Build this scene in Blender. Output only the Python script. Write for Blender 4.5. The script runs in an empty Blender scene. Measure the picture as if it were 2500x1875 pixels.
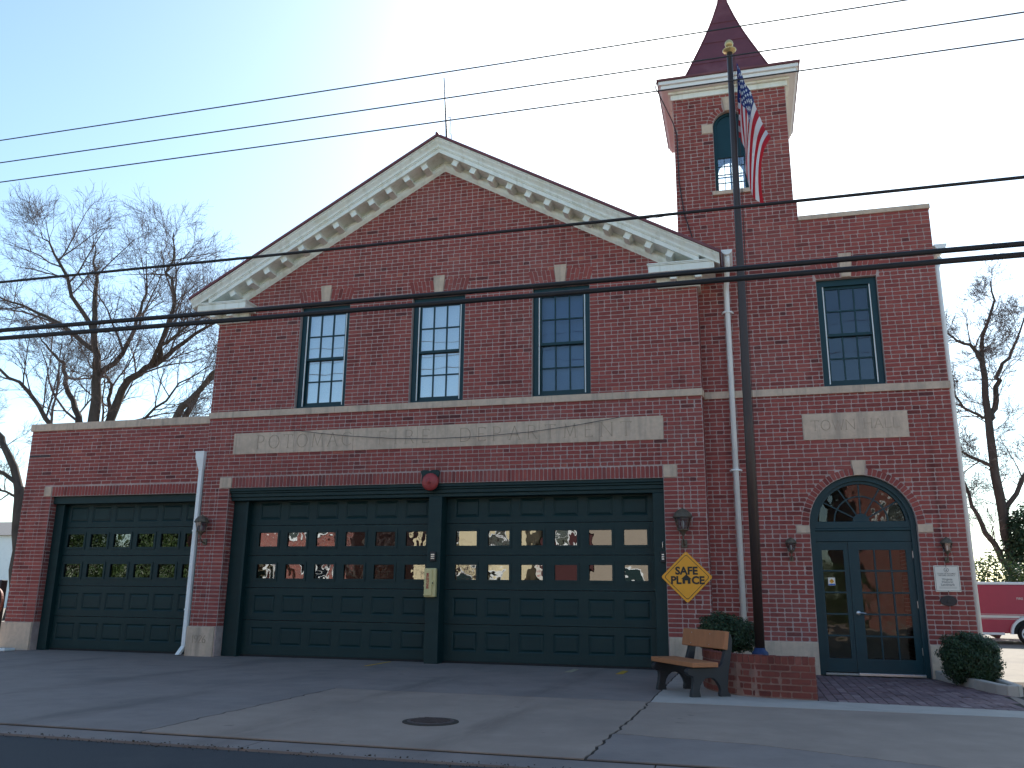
import bpy, math, random
import numpy as np
from mathutils import Vector, Matrix
random.seed(7); np.random.seed(7)
SC = bpy.context.scene
COL = SC.collection
R = math.radians

# ------------------------------------------------------------------ camera, sky, sun, exposure
CAM = Vector((9.316, -13.2, 1.076))
cd = bpy.data.cameras.new('camera'); cam = bpy.data.objects.new('camera', cd); COL.objects.link(cam)
cd.sensor_fit = 'HORIZONTAL'; cd.sensor_width = 36.0; cd.lens = 2062.42 * 36 / 2500
cd.clip_start = 0.05; cd.clip_end = 3000
def cam_matrix(yaw, pitch, roll):
    cy, sy, cp, sp = math.cos(yaw), math.sin(yaw), math.cos(pitch), math.sin(pitch)
    f = Vector((sy * cp, cy * cp, sp)); r = Vector((cy, -sy, 0)); u = r.cross(f)
    cr, sr = math.cos(roll), math.sin(roll)
    r2 = r * cr + u * sr; u2 = u * cr - r * sr
    m = Matrix((r2, u2, -f)).transposed().to_4x4()
    m.translation = CAM
    return m
cam.matrix_world = cam_matrix(R(-15.223), R(14.0), R(0.649))
SC.camera = cam

SUN_EL, SUN_AZ = 36.0, -0.6            # degrees; azimuth from +Y towards +X
w = bpy.data.worlds.new('World'); SC.world = w; w.use_nodes = True
nt = w.node_tree; bg = nt.nodes['Background']
sky = nt.nodes.new('ShaderNodeTexSky'); sky.sky_type = 'NISHITA'; sky.sun_disc = False
sky.sun_elevation = R(SUN_EL); sky.sun_rotation = R(SUN_AZ)
sky.air_density = 1.0; sky.dust_density = 0.65; sky.ozone_density = 1.0
tint = nt.nodes.new('ShaderNodeMix'); tint.data_type = 'RGBA'; tint.blend_type = 'MULTIPLY'; tint.inputs[0].default_value = 1.0
tint.inputs[7].default_value = (0.95, 1.05, 1.04, 1)          # white balance of the whole sky
nt.links.new(sky.outputs[0], tint.inputs[6]); nt.links.new(tint.outputs[2], bg.inputs[0]); bg.inputs[1].default_value = 0.10
sl = bpy.data.lights.new('sun', 'SUN'); sl.energy = 5.0; sl.angle = R(0.53); sl.color = (1.0, 0.94, 0.86)
sun = bpy.data.objects.new('sun', sl); COL.objects.link(sun)
sd = Vector((math.sin(R(SUN_AZ)) * math.cos(R(SUN_EL)), math.cos(R(SUN_AZ)) * math.cos(R(SUN_EL)), math.sin(R(SUN_EL))))
sun.rotation_euler = sd.to_track_quat('Z', 'Y').to_euler(); sun.location = sd * 60
vs = SC.view_settings; vs.view_transform = 'Standard'; vs.look = 'None'; vs.gamma = 1.0; vs.exposure = 1.3
SC.cycles.max_bounces = 8; SC.cycles.transparent_max_bounces = 12
SC.cycles.caustics_reflective = False; SC.cycles.caustics_refractive = False

# ------------------------------------------------------------------ materials
def newmat(name):
    m = bpy.data.materials.new(name); m.use_nodes = True
    return m, m.node_tree.nodes, m.node_tree.links, m.node_tree.nodes['Principled BSDF']
def noise(n, l, scale, detail=4, rough=0.55, vec=None, coord='Object', stretch=None):
    t = n.new('ShaderNodeTexNoise'); t.inputs['Scale'].default_value = scale
    t.inputs['Detail'].default_value = detail; t.inputs['Roughness'].default_value = rough
    g = n.new('ShaderNodeNewGeometry')
    src = g.outputs['Position']
    if stretch:
        mp = n.new('ShaderNodeMapping'); mp.inputs['Scale'].default_value = stretch
        l.new(src, mp.inputs['Vector']); src = mp.outputs[0]
    l.new(src, t.inputs['Vector'])
    return t.outputs['Fac']
def ramp(n, l, fac, stops):
    r = n.new('ShaderNodeValToRGB'); e = r.color_ramp.elements
    while len(e) > 1: e.remove(e[0])
    e[0].position = stops[0][0]; e[0].color = (*stops[0][1], 1)
    for p, c in stops[1:]:
        x = e.new(p); x.color = (*c, 1)
    l.new(fac, r.inputs[0]); return r.outputs[0]
def mixc(n, l, fac, a, b, mode='MIX'):
    m = n.new('ShaderNodeMix'); m.data_type = 'RGBA'; m.blend_type = mode
    for s, v in ((0, fac), (6, a), (7, b)):
        if hasattr(v, 'is_linked') or hasattr(v, 'links'): l.new(v, m.inputs[s])
        elif s == 0: m.inputs[0].default_value = v
        else: m.inputs[s].default_value = (*v, 1)
    return m.outputs[2]
def bump(n, l, b, height, strength=0.3, dist=0.01):
    bp = n.new('ShaderNodeBump'); bp.inputs['Strength'].default_value = strength; bp.inputs['Distance'].default_value = dist
    l.new(height, bp.inputs['Height']); l.new(bp.outputs[0], b.inputs['Normal'])
def mat(name, col, rough=0.6, metal=0.0, var=0.12, vscale=6.0, bmp=0.15, bscale=60.0, spec=0.5, stain=None, stain_scale=1.2, stretch=None):
    m, n, l, b = newmat(name)
    f = noise(n, l, vscale, 5, 0.6, stretch=stretch)
    lo = tuple(max(0, c * (1 - var)) for c in col); hi = tuple(min(1, c * (1 + var)) for c in col)
    c = ramp(n, l, f, [(0.25, lo), (0.75, hi)])
    if stain:
        f2 = noise(n, l, stain_scale, 6, 0.65)
        f3 = ramp(n, l, f2, [(0.52, (0, 0, 0)), (0.72, (1, 1, 1))])
        c = mixc(n, l, f3, c, stain)
    l.new(c, b.inputs['Base Color'])
    b.inputs['Roughness'].default_value = rough; b.inputs['Metallic'].default_value = metal
    b.inputs['Specular IOR Level'].default_value = spec
    if bmp: bump(n, l, b, noise(n, l, bscale, 4, 0.6, stretch=stretch), bmp, 0.006)
    return m
BRICK_STOPS = [(0.0, (0.13, 0.043, 0.043)), (0.10, (0.20, 0.052, 0.048)), (0.28, (0.265, 0.067, 0.060)), (0.60, (0.32, 0.082, 0.071)), (0.85, (0.365, 0.099, 0.082)), (1.0, (0.44, 0.14, 0.10))]
def brick_mat(name, kind, stops=BRICK_STOPS):
    m, n, l, b = newmat(name)
    a = n.new('ShaderNodeAttribute'); a.attribute_name = 'bv'; a.attribute_type = kind
    f = noise(n, l, 26, 5, 0.65)
    ma = n.new('ShaderNodeMath'); ma.operation = 'MULTIPLY_ADD'; l.new(f, ma.inputs[0]); ma.inputs[1].default_value = 0.5; ma.inputs[2].default_value = -0.25
    ad = n.new('ShaderNodeMath'); ad.operation = 'ADD'; l.new(a.outputs['Fac'], ad.inputs[0]); l.new(ma.outputs[0], ad.inputs[1])
    c = ramp(n, l, ad.outputs[0], stops)
    # pale bloom of salts and darker weathering in broad patches
    p = ramp(n, l, noise(n, l, 0.9, 6, 0.7), [(0.50, (0, 0, 0)), (0.78, (0.42, 0.42, 0.42))])
    c = mixc(n, l, p, c, (0.33, 0.17, 0.155))
    d = ramp(n, l, noise(n, l, 0.55, 5, 0.6), [(0.30, (0.7, 0.7, 0.7)), (0.52, (1, 1, 1))])
    c = mixc(n, l, 1.0, c, d, 'MULTIPLY')
    ws = ramp(n, l, noise(n, l, 1.0, 5, 0.6, stretch=(5.5, 5.5, 0.32)), [(0.28, (0.62, 0.62, 0.64)), (0.44, (1, 1, 1))])     # rain streaks
    c = mixc(n, l, 1.0, c, ws, 'MULTIPLY')
    l.new(c, b.inputs['Base Color']); b.inputs['Roughness'].default_value = 0.88; b.inputs['Specular IOR Level'].default_value = 0.25
    bump(n, l, b, noise(n, l, 130, 4, 0.7), 0.5, 0.004)
    return m
def concrete_mat(name, col, stain):
    m, n, l, b = newmat(name)
    c = ramp(n, l, noise(n, l, 2.5, 6, 0.65), [(0.25, tuple(v * .86 for v in col)), (0.75, tuple(v * 1.12 for v in col))])
    c = mixc(n, l, ramp(n, l, noise(n, l, 0.7, 6, 0.65), [(0.48, (0, 0, 0)), (0.70, (1, 1, 1))]), c, stain)
    g_ = n.new('ShaderNodeNewGeometry'); sx = n.new('ShaderNodeSeparateXYZ'); l.new(g_.outputs['Position'], sx.inputs[0])
    mr = n.new('ShaderNodeMapRange'); mr.inputs['From Min'].default_value = -4; mr.inputs['From Max'].default_value = 9; l.new(sx.outputs['X'], mr.inputs['Value'])
    st = []
    for x_ in (-2.45, -.85, 1.75, 3.45, 5.45, 7.1):
        k = (x_ + 4) / 13; st += [(k - .022, (0, 0, 0)), (k - .006, (.8, .8, .8)), (k + .006, (.8, .8, .8)), (k + .022, (0, 0, 0))]
    trk = ramp(n, l, mr.outputs[0], st)
    nz = ramp(n, l, noise(n, l, 1.0, 5, 0.65, stretch=(2.2, .45, 1)), [(0.42, (0, 0, 0)), (0.62, (.75, .75, .75))])
    t2 = mixc(n, l, 1.0, trk, nz, 'MULTIPLY')
    c = mixc(n, l, t2, c, tuple(v * .52 for v in col))                       # tyre marks
    dr = ramp(n, l, noise(n, l, 4.2, 2, 0.5), [(0.70, (0, 0, 0)), (0.74, (.55, .55, .55))]); c = mixc(n, l, dr, c, tuple(v * .5 for v in col))   # oil drips
    sp = ramp(n, l, noise(n, l, 75, 3, 0.6), [(0.66, (0, 0, 0)), (0.72, (.35, .35, .35))]); c = mixc(n, l, sp, c, tuple(min(1, v * 1.6) for v in col))  # aggregate showing
    l.new(c, b.inputs['Base Color']); b.inputs['Roughness'].default_value = .86; b.inputs['Specular IOR Level'].default_value = .3
    bump(n, l, b, noise(n, l, 150, 5, 0.7), .4, .006); return m
M = {}
M['brick'] = brick_mat('brick_face', 'GEOMETRY'); M['brick_one'] = brick_mat('brick_single', 'OBJECT')
PAVE = [(0.0, (0.13, 0.085, 0.092)), (0.35, (0.19, 0.125, 0.13)), (0.7, (0.24, 0.165, 0.165)), (1.0, (0.31, 0.23, 0.225))]
M['paver'] = brick_mat('paver_face', 'GEOMETRY', PAVE); M['paver_one'] = brick_mat('paver_single', 'OBJECT', PAVE)
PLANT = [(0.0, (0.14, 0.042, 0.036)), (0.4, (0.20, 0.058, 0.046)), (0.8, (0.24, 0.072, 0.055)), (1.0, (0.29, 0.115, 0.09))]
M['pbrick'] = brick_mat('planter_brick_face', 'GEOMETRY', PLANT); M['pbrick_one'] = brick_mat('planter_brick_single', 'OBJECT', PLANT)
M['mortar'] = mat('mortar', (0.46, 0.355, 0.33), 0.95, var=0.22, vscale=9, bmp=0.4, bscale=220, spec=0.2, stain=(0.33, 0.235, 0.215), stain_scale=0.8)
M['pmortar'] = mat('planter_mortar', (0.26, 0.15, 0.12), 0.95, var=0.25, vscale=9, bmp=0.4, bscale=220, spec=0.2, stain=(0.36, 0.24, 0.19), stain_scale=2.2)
M['stone'] = mat('limestone', (0.60, 0.465, 0.355), 0.85, var=0.12, vscale=14, bmp=0.25, bscale=180, spec=0.25, stain=(0.44, 0.345, 0.265), stain_scale=1.6)
def streaks(m, dark, stretch=(7, 7, 0.6)):
    n, l = m.node_tree.nodes, m.node_tree.links; b = n['Principled BSDF']; src = b.inputs['Base Color'].links[0].from_socket
    f = ramp(n, l, noise(n, l, 1.0, 5, 0.65, stretch=stretch), [(0.50, (0, 0, 0)), (0.70, (.75, .75, .75))])
    l.new(mixc(n, l, f, src, dark), b.inputs['Base Color'])
streaks(M['stone'], (0.34, 0.275, 0.225))
M['painted_groove'] = mat('letter_dirt_and_shade', (0.40, 0.31, 0.235), 0.95, var=0.2, spec=0.1)  # dirt and groove shade put into one darker tone on raised letters
M['green'] = mat('dark_green_paint', (0.0048, 0.027, 0.029), 0.5, var=0.14, vscale=3, bmp=0.25, bscale=40, spec=0.3, stretch=(0.4, 1, 5))
M['green_wood'] = mat('green_window_paint', (0.005, 0.038, 0.050), 0.4, var=0.1, bmp=0.05, spec=0.3)
M['cream'] = mat('cream_trim_paint', (0.85, 0.88, 0.82), 0.55, var=0.05, vscale=4, bmp=0.05, stain=(0.74, 0.74, 0.62), stain_scale=2.0)
streaks(M['cream'], (0.62, 0.63, 0.53), (9, 9, .5)); streaks(M['green'], (0.009, 0.033, 0.034), (4, 4, .7))
M['white'] = mat('white_paint', (0.84, 0.86, 0.85), 0.45, var=0.04, bmp=0.04, stain=(0.74, 0.76, 0.75), stain_scale=3)
M['roof'] = mat('red_metal_roof', (0.15, 0.036, 0.045), 0.5, var=0.15, vscale=3, bmp=0.1, stain=(0.20, 0.07, 0.078), stain_scale=1.5)
M['concrete'] = concrete_mat('concrete', (0.335, 0.252, 0.20), (0.265, 0.203, 0.165))
M['concrete_grey'] = concrete_mat('grey_concrete', (0.255, 0.205, 0.18), (0.185, 0.155, 0.142))
M['concrete_pale'] = mat('pale_concrete', (0.46, 0.40, 0.345), 0.85, var=0.08, vscale=4, bmp=0.3, bscale=150, spec=0.3, stain=(0.37, 0.32, 0.275), stain_scale=1.5)
M['crack'] = mat('dirt_in_joints', (0.07, 0.058, 0.048), 1.0, var=0.3, spec=0.1)
M['asphalt'] = mat('asphalt', (0.055, 0.055, 0.058), 0.9, var=0.3, vscale=140, bmp=0.6, bscale=190, spec=0.3, stain=(0.075, 0.073, 0.072), stain_scale=0.7)
M['lot'] = mat('worn_parking_lot', (0.20, 0.18, 0.15), 0.9, var=0.15, vscale=5, bmp=0.3, bscale=90, spec=0.2, stain=(0.145, 0.132, 0.115), stain_scale=0.5)
M['soil'] = mat('soil', (0.06, 0.045, 0.033), 1.0, var=0.4, vscale=20, bmp=0.8, bscale=60, spec=0.1)
M['lawn'] = mat('winter_lawn', (0.20, 0.175, 0.09), 1.0, var=0.35, vscale=1.5, bmp=0.6, bscale=40, spec=0.1)
M['bark'] = mat('grey_bark', (0.085, 0.068, 0.058), 0.95, var=0.35, vscale=8, bmp=0.7, bscale=30, spec=0.15, stretch=(1, 1, 0.25))
M['twig'] = mat('twig_bark', (0.13, 0.10, 0.095), 0.95, var=0.25, bmp=0, spec=0.15)
M['iron'] = mat('black_bench_iron', (0.018, 0.018, 0.022), 0.5, var=0.2, bmp=0.2, bscale=90)
M['plank'] = mat('orange_brown_plank', (0.40, 0.155, 0.062), 0.6, var=0.12, vscale=5, bmp=0.2, bscale=30, stretch=(6, 1, 1))
M['pole'] = mat('dark_bronze_pole', (0.055, 0.038, 0.034), 0.45, var=0.15, vscale=2, bmp=0.05, metal=0.3)
M['gold'] = mat('aged_gold', (0.55, 0.42, 0.2), 0.4, metal=0.6, var=0.1, bmp=0.05)
M['cable'] = mat('black_cable', (0.012, 0.012, 0.014), 0.6, var=0.1, bmp=0.05)
M['wire'] = mat('grey_wire', (0.03, 0.03, 0.035), 0.5, var=0.1, bmp=0)
M['steel'] = mat('brushed_steel', (0.55, 0.55, 0.56), 0.3, metal=0.9, var=0.05, bmp=0.05)
M['lampmetal'] = mat('tarnished_lamp_metal', (0.13, 0.105, 0.075), 0.55, metal=0.35, var=0.25, vscale=15, bmp=0.1)
M['bulb'] = mat('white_bulb', (0.8, 0.8, 0.82), 0.3, var=0.02, bmp=0)
M['bellred'] = mat('faded_red_bell', (0.34, 0.045, 0.045), 0.5, var=0.15, vscale=14, bmp=0.1)
M['yellowbox'] = mat('yellowed_box', (0.66, 0.56, 0.27), 0.5, var=0.06, bmp=0.03)
M['signyellow'] = mat('reflective_yellow', (0.86, 0.36, 0.012), 0.4, var=0.06, vscale=5, bmp=0.02)
M['black'] = mat('black_print', (0.018, 0.016, 0.014), 0.6, var=0.1, bmp=0)
M['redprint'] = mat('red_print', (0.42, 0.04, 0.03), 0.6, var=0.1, bmp=0)
M['blueprint'] = mat('blue_print', (0.03, 0.12, 0.42), 0.6, var=0.1, bmp=0)
M['rustlid'] = mat('rusty_iron_lid', (0.085, 0.062, 0.055), 0.7, metal=0.2, var=0.3, vscale=20, bmp=0.3)
M['collar'] = mat('dull_blue_collar', (0.012, 0.03, 0.10), 0.6, var=0.1, bmp=0)
M['plaque'] = mat('white_plaque', (0.74, 0.70, 0.62), 0.5, var=0.04, bmp=0.02)
M['greyprint'] = mat('grey_print', (0.19, 0.18, 0.175), 0.6, var=0.1, bmp=0)
M['darkbronze'] = mat('dark_bronze', (0.035, 0.033, 0.036), 0.5, metal=0.4, var=0.2, bmp=0.1)
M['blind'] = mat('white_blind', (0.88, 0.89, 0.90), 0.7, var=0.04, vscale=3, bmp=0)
M['blind_sky_dark'] = mat('dark_sky_tinted_blind', (0.022, 0.040, 0.10), 0.8, var=0.1, bmp=0)  # navy paints in a dark room and blue sky reflection
M['blind_sky_tint'] = mat('sky_tinted_blind', (0.17, 0.30, 0.50), 0.7, var=0.06, vscale=3, bmp=0)  # sky reflection and dim room put into the blind's colour
M['maroon'] = mat('shade_toned_brick', (0.07, 0.018, 0.02), 0.8, var=0.1, bmp=0)  # shade on a brick front put into an even dark colour
M['dark'] = mat('dark_interior', (0.03, 0.03, 0.032), 0.9, var=0.2, bmp=0)
M['plaster'] = mat('interior_plaster', (0.42, 0.36, 0.27), 0.9, var=0.06, bmp=0.05)
M['inbrick'] = mat('interior_brick', (0.36, 0.14, 0.07), 0.9, var=0.25, vscale=9, bmp=0.2)
M['trailer'] = mat('trailer_red', (0.42, 0.022, 0.06), 0.35, var=0.05, bmp=0.02)
M['rubber'] = mat('rubber', (0.014, 0.014, 0.015), 0.8, var=0.2, bmp=0.1)
M['yellowpaint'] = mat('worn_yellow_paint', (0.52, 0.30, 0.03), 0.8, var=0.2, vscale=30, bmp=0.1)
M['palepaint'] = mat('faded_yellow_paint', (0.36, 0.30, 0.20), 0.85, var=0.2, vscale=30, bmp=0.1)
M['siding'] = mat('cream_siding', (0.72, 0.62, 0.40), 0.8, var=0.05, bmp=0.05)
M['tan'] = mat('tan_siding', (0.36, 0.30, 0.235), 0.8, var=0.1, bmp=0.05)
M['greywall'] = mat('grey_siding', (0.30, 0.30, 0.30), 0.8, var=0.1, bmp=0.05)
M['shingle'] = mat('grey_shingle', (0.10, 0.10, 0.105), 0.9, var=0.25, vscale=12, bmp=0.4)
M['hose'] = mat('faded_orange_hose', (0.22, 0.08, 0.055), 0.6, var=0.15, bmp=0.1)

def texbrick(name):          # plain side and back walls, and houses across the street
    m, n, l, b = newmat(name)
    g = n.new('ShaderNodeNewGeometry'); sx = n.new('ShaderNodeSeparateXYZ'); l.new(g.outputs['Position'], sx.inputs[0])
    ad = n.new('ShaderNodeMath'); l.new(sx.outputs['X'], ad.inputs[0]); l.new(sx.outputs['Y'], ad.inputs[1])
    cb = n.new('ShaderNodeCombineXYZ'); l.new(ad.outputs[0], cb.inputs['X']); l.new(sx.outputs['Z'], cb.inputs['Y'])
    t = n.new('ShaderNodeTexBrick'); l.new(cb.outputs[0], t.inputs['Vector'])
    t.inputs['Scale'].default_value = 1.0; t.inputs['Brick Width'].default_value = 0.213; t.inputs['Row Height'].default_value = 0.0677
    t.inputs['Mortar Size'].default_value = 0.006; t.inputs['Color1'].default_value = (0.33, 0.095, 0.07, 1); t.inputs['Color2'].default_value = (0.21, 0.065, 0.055, 1)
    t.inputs['Mortar'].default_value = (0.40, 0.32, 0.29, 1)
    l.new(t.outputs['Color'], b.inputs['Base Color']); b.inputs['Roughness'].default_value = 0.9
    bump(n, l, b, t.outputs['Fac'], 0.5, -0.006)
    return m
M['texbrick'] = texbrick('brick_side_wall')

def glass_mat(name, refl, tint=(0.85, 0.9, 0.9), wav=0.0, wscale=2.5, rough=0.004, fres=0.8):
    m, n, l, b = newmat(name); n.remove(b); out = n['Material Output']
    tr = n.new('ShaderNodeBsdfTransparent'); tr.inputs[0].default_value = (*tint, 1)
    gl = n.new('ShaderNodeBsdfGlossy'); gl.inputs['Roughness'].default_value = rough; gl.inputs['Color'].default_value = (0.95, 0.97, 1.0, 1)
    lw = n.new('ShaderNodeLayerWeight'); lw.inputs['Blend'].default_value = 0.35
    ma = n.new('ShaderNodeMath'); ma.operation = 'MULTIPLY_ADD'; ma.use_clamp = True
    l.new(lw.outputs['Fresnel'], ma.inputs[0]); ma.inputs[1].default_value = fres; ma.inputs[2].default_value = refl
    mx = n.new('ShaderNodeMixShader'); l.new(ma.outputs[0], mx.inputs[0]); l.new(tr.outputs[0], mx.inputs[1]); l.new(gl.outputs[0], mx.inputs[2])
    if wav:
        bp = n.new('ShaderNodeBump'); bp.inputs['Strength'].default_value = 1.0; bp.inputs['Distance'].default_value = wav
        l.new(noise(n, l, wscale, 2, 0.4), bp.inputs['Height']); l.new(bp.outputs[0], gl.inputs['Normal'])
    l.new(mx.outputs[0], out.inputs[0]); return m
M['glass'] = glass_mat('window_glass', 0.17, (0.90, 0.95, 0.97), 0.004, 1.2)
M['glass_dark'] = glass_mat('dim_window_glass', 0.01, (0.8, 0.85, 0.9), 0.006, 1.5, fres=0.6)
M['glass_door'] = glass_mat('garage_pane_glass', 0.115, (0.25, 0.27, 0.28), 0.0035, 3.2)
M['glass_entry'] = glass_mat('entry_glass', 0.0, (0.8, 0.82, 0.8), 0.005, 3.0, fres=0.55)
M['lampglass'] = glass_mat('lamp_glass', 0.10, (0.75, 0.75, 0.76), 0.0)

def leaf_mat(name, c1, c2, c3):
    m, n, l, b = newmat(name)
    a = n.new('ShaderNodeAttribute'); a.attribute_name = 'bv'
    c = ramp(n, l, a.outputs['Fac'], [(0, c1), (0.6, c2), (1, c3)])
    l.new(c, b.inputs['Base Color']); b.inputs['Roughness'].default_value = 0.5
    out = n['Material Output']
    tl = n.new('ShaderNodeBsdfTranslucent'); l.new(c, tl.inputs[0])
    mx = n.new('ShaderNodeMixShader'); mx.inputs[0].default_value = 0.3
    l.new(b.outputs[0], mx.inputs[1]); l.new(tl.outputs[0], mx.inputs[2]); l.new(mx.outputs[0], out.inputs[0])
    return m
M['leaf'] = leaf_mat('boxwood_leaf', (0.018, 0.04, 0.018), (0.035, 0.075, 0.03), (0.07, 0.12, 0.045))
M['leaf2'] = leaf_mat('evergreen_leaf', (0.03, 0.06, 0.02), (0.06, 0.11, 0.03), (0.13, 0.18, 0.05))

def flag_mat():
    m, n, l, b = newmat('flag_cloth')
    uv = n.new('ShaderNodeUVMap'); sx = n.new('ShaderNodeSeparateXYZ'); l.new(uv.outputs[0], sx.inputs[0])
    def math2(op, a, bb):
        x = n.new('ShaderNodeMath'); x.operation = op
        for i, v in enumerate((a, bb)):
            if isinstance(v, (int, float)): x.inputs[i].default_value = v
            else: l.new(v, x.inputs[i])
        return x.outputs[0]
    U, V = sx.outputs['X'], sx.outputs['Y']
    st = math2('MODULO', math2('FLOOR', math2('MULTIPLY', V, 13.0), 0), 2.0)     # 0 red, 1 white
    stripes = mixc(n, l, st, (0.50, 0.012, 0.025), (0.80, 0.80, 0.80))
    canton = math2('MULTIPLY', math2('LESS_THAN', U, 0.4), math2('LESS_THAN', V, 7 / 13))
    # staggered rows of stars as small white points
    gu = math2('MULTIPLY', U, 12 / 0.4); gv = math2('MULTIPLY', V, 10 / (7 / 13))
    iu = math2('ROUND', gu, 0); iv = math2('ROUND', gv, 0)
    par = math2('LESS_THAN', math2('MODULO', math2('ADD', iu, iv), 2.0), 0.5)
    inr = math2('MULTIPLY', math2('MULTIPLY', math2('GREATER_THAN', iu, 0.5), math2('LESS_THAN', iu, 11.5)), math2('MULTIPLY', math2('GREATER_THAN', iv, 0.5), math2('LESS_THAN', iv, 9.5)))
    du = math2('SUBTRACT', gu, iu); dv = math2('SUBTRACT', gv, iv)
    ang = math2('ARCTAN2', du, dv)
    rad = math2('SQRT', math2('ADD', math2('MULTIPLY', du, du), math2('MULTIPLY', math2('MULTIPLY', dv, dv), 0.7)), 0)
    lim = math2('ADD', 0.36, math2('MULTIPLY', math2('COSINE', math2('MULTIPLY', ang, 5.0), 0), -0.12))
    star = math2('MULTIPLY', math2('MULTIPLY', math2('LESS_THAN', rad, lim), par), inr)
    blue = mixc(n, l, star, (0.018, 0.035, 0.17), (0.8, 0.8, 0.8))
    c = mixc(n, l, canton, stripes, blue)
    l.new(c, b.inputs['Base Color']); b.inputs['Roughness'].default_value = 0.8
    out = n['Material Output']; tl = n.new('ShaderNodeBsdfTranslucent'); l.new(c, tl.inputs[0])
    mx = n.new('ShaderNodeMixShader'); mx.inputs[0].default_value = 0.4
    l.new(b.outputs[0], mx.inputs[1]); l.new(tl.outputs[0], mx.inputs[2]); l.new(mx.outputs[0], out.inputs[0])
    return m
M['flag'] = flag_mat()

# ------------------------------------------------------------------ mesh helpers
def link(name, me, m, parent=None, smooth=False):
    o = bpy.data.objects.new(name, me); COL.objects.link(o)
    if m is not None and len(me.materials) == 0: me.materials.append(m)
    if smooth:
        me.polygons.foreach_set('use_smooth', [True] * len(me.polygons))
    if parent is not None:
        o.parent = parent
        o.matrix_parent_inverse = Matrix.Translation(-Vector(parent.get('_org', (0, 0, 0))))
    return o
class MB:
    def __init__(s): s.v = []; s.f = []
    def add(s, vs, fs):
        k = len(s.v); s.v += [tuple(p) for p in vs]; s.f += [tuple(i + k for i in f) for f in fs]; return s
    def box(s, x0, x1, y0, y1, z0, z1):
        return s.add([(x0, y0, z0), (x1, y0, z0), (x1, y1, z0), (x0, y1, z0), (x0, y0, z1), (x1, y0, z1), (x1, y1, z1), (x0, y1, z1)],
                     [(0, 3, 2, 1), (4, 5, 6, 7), (0, 1, 5, 4), (1, 2, 6, 5), (2, 3, 7, 6), (3, 0, 4, 7)])
    def xz(s, poly, y0, y1):       # poly (x,z) counter-clockwise seen from -y
        n = len(poly)
        return s.add([(x, y0, z) for x, z in poly] + [(x, y1, z) for x, z in poly],
                     [tuple(range(n)), tuple(range(2 * n - 1, n - 1, -1))] + [(i + n, (i + 1) % n + n, (i + 1) % n, i) for i in range(n)])
    def xy(s, poly, z0, z1):       # poly (x,y) counter-clockwise from above
        n = len(poly)
        return s.add([(x, y, z1) for x, y in poly] + [(x, y, z0) for x, y in poly],
                     [tuple(range(n)), tuple(range(2 * n - 1, n - 1, -1))] + [(i + n, (i + 1) % n + n, (i + 1) % n, i) for i in range(n)])
    def tube(s, pts, rads, n=8, cap=True):
        pts = [Vector(p) for p in pts]; 
        if isinstance(rads, (int, float)): rads = [rads] * len(pts)
        k = len(s.v); up = None
        for i, p in enumerate(pts):
            t = (pts[min(i + 1, len(pts) - 1)] - pts[max(i - 1, 0)]).normalized()
            if up is None: up = Vector((0, 0, 1)) if abs(t.z) < 0.9 else Vector((1, 0, 0))
            a = t.cross(up).normalized(); b = a.cross(t); up = b
            for j in range(n):
                q = 2 * math.pi * j / n
                s.v.append(tuple(p + (a * math.cos(q) + b * math.sin(q)) * rads[i]))
        for i in range(len(pts) - 1):
            for j in range(n):
                j2 = (j + 1) % n
                s.f.append((k + i * n + j, k + i * n + j2, k + (i + 1) * n + j2, k + (i + 1) * n + j))
        if cap:
            s.f.append(tuple(k + j for j in range(n - 1, -1, -1))); e = k + (len(pts) - 1) * n
            s.f.append(tuple(e + j for j in range(n)))
        return s
    def lathe(s, prof, c, n=20):   # prof (r,z) from bottom to top
        k = len(s.v)
        for r, z in prof:
            for j in range(n):
                q = 2 * math.pi * j / n; s.v.append((c[0] + r * math.cos(q), c[1] + r * math.sin(q), c[2] + z))
        for i in range(len(prof) - 1):
            for j in range(n):
                j2 = (j + 1) % n
                s.f.append((k + i * n + j, k + i * n + j2, k + (i + 1) * n + j2, k + (i + 1) * n + j))
        s.f.append(tuple(k + j for j in range(n - 1, -1, -1))); e = k + (len(prof) - 1) * n
        s.f.append(tuple(e + j for j in range(n)))
        return s
    def plate(s, x0, x1, z0, z1, holes, y0, y1):   # wall slab with rectangular holes
        xs = sorted({x0, x1} | {min(max(v, x0), x1) for h in holes for v in h[:2]})
        zs = sorted({z0, z1} | {min(max(v, z0), z1) for h in holes for v in h[2:]})
        solid = lambda i, j: 0 <= i < len(xs) - 1 and 0 <= j < len(zs) - 1 and not any(
            h[0] < (xs[i] + xs[i + 1]) / 2 < h[1] and h[2] < (zs[j] + zs[j + 1]) / 2 < h[3] for h in holes)
        for i in range(len(xs) - 1):
            for j in range(len(zs) - 1):
                if not solid(i, j): continue
                a, b, c, d = xs[i], xs[i + 1], zs[j], zs[j + 1]
                s.add([(a, y0, c), (b, y0, c), (b, y0, d), (a, y0, d)], [(0, 1, 2, 3)])
                s.add([(a, y1, c), (b, y1, c), (b, y1, d), (a, y1, d)], [(3, 2, 1, 0)])
                if not solid(i - 1, j): s.add([(a, y0, c), (a, y0, d), (a, y1, d), (a, y1, c)], [(0, 1, 2, 3)])
                if not solid(i + 1, j): s.add([(b, y0, c), (b, y1, c), (b, y1, d), (b, y0, d)], [(0, 1, 2, 3)])
                if not solid(i, j - 1): s.add([(a, y0, c), (a, y1, c), (b, y1, c), (b, y0, c)], [(0, 1, 2, 3)])
                if not solid(i, j + 1): s.add([(a, y0, d), (b, y0, d), (b, y1, d), (a, y1, d)], [(0, 1, 2, 3)])
        return s
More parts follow.
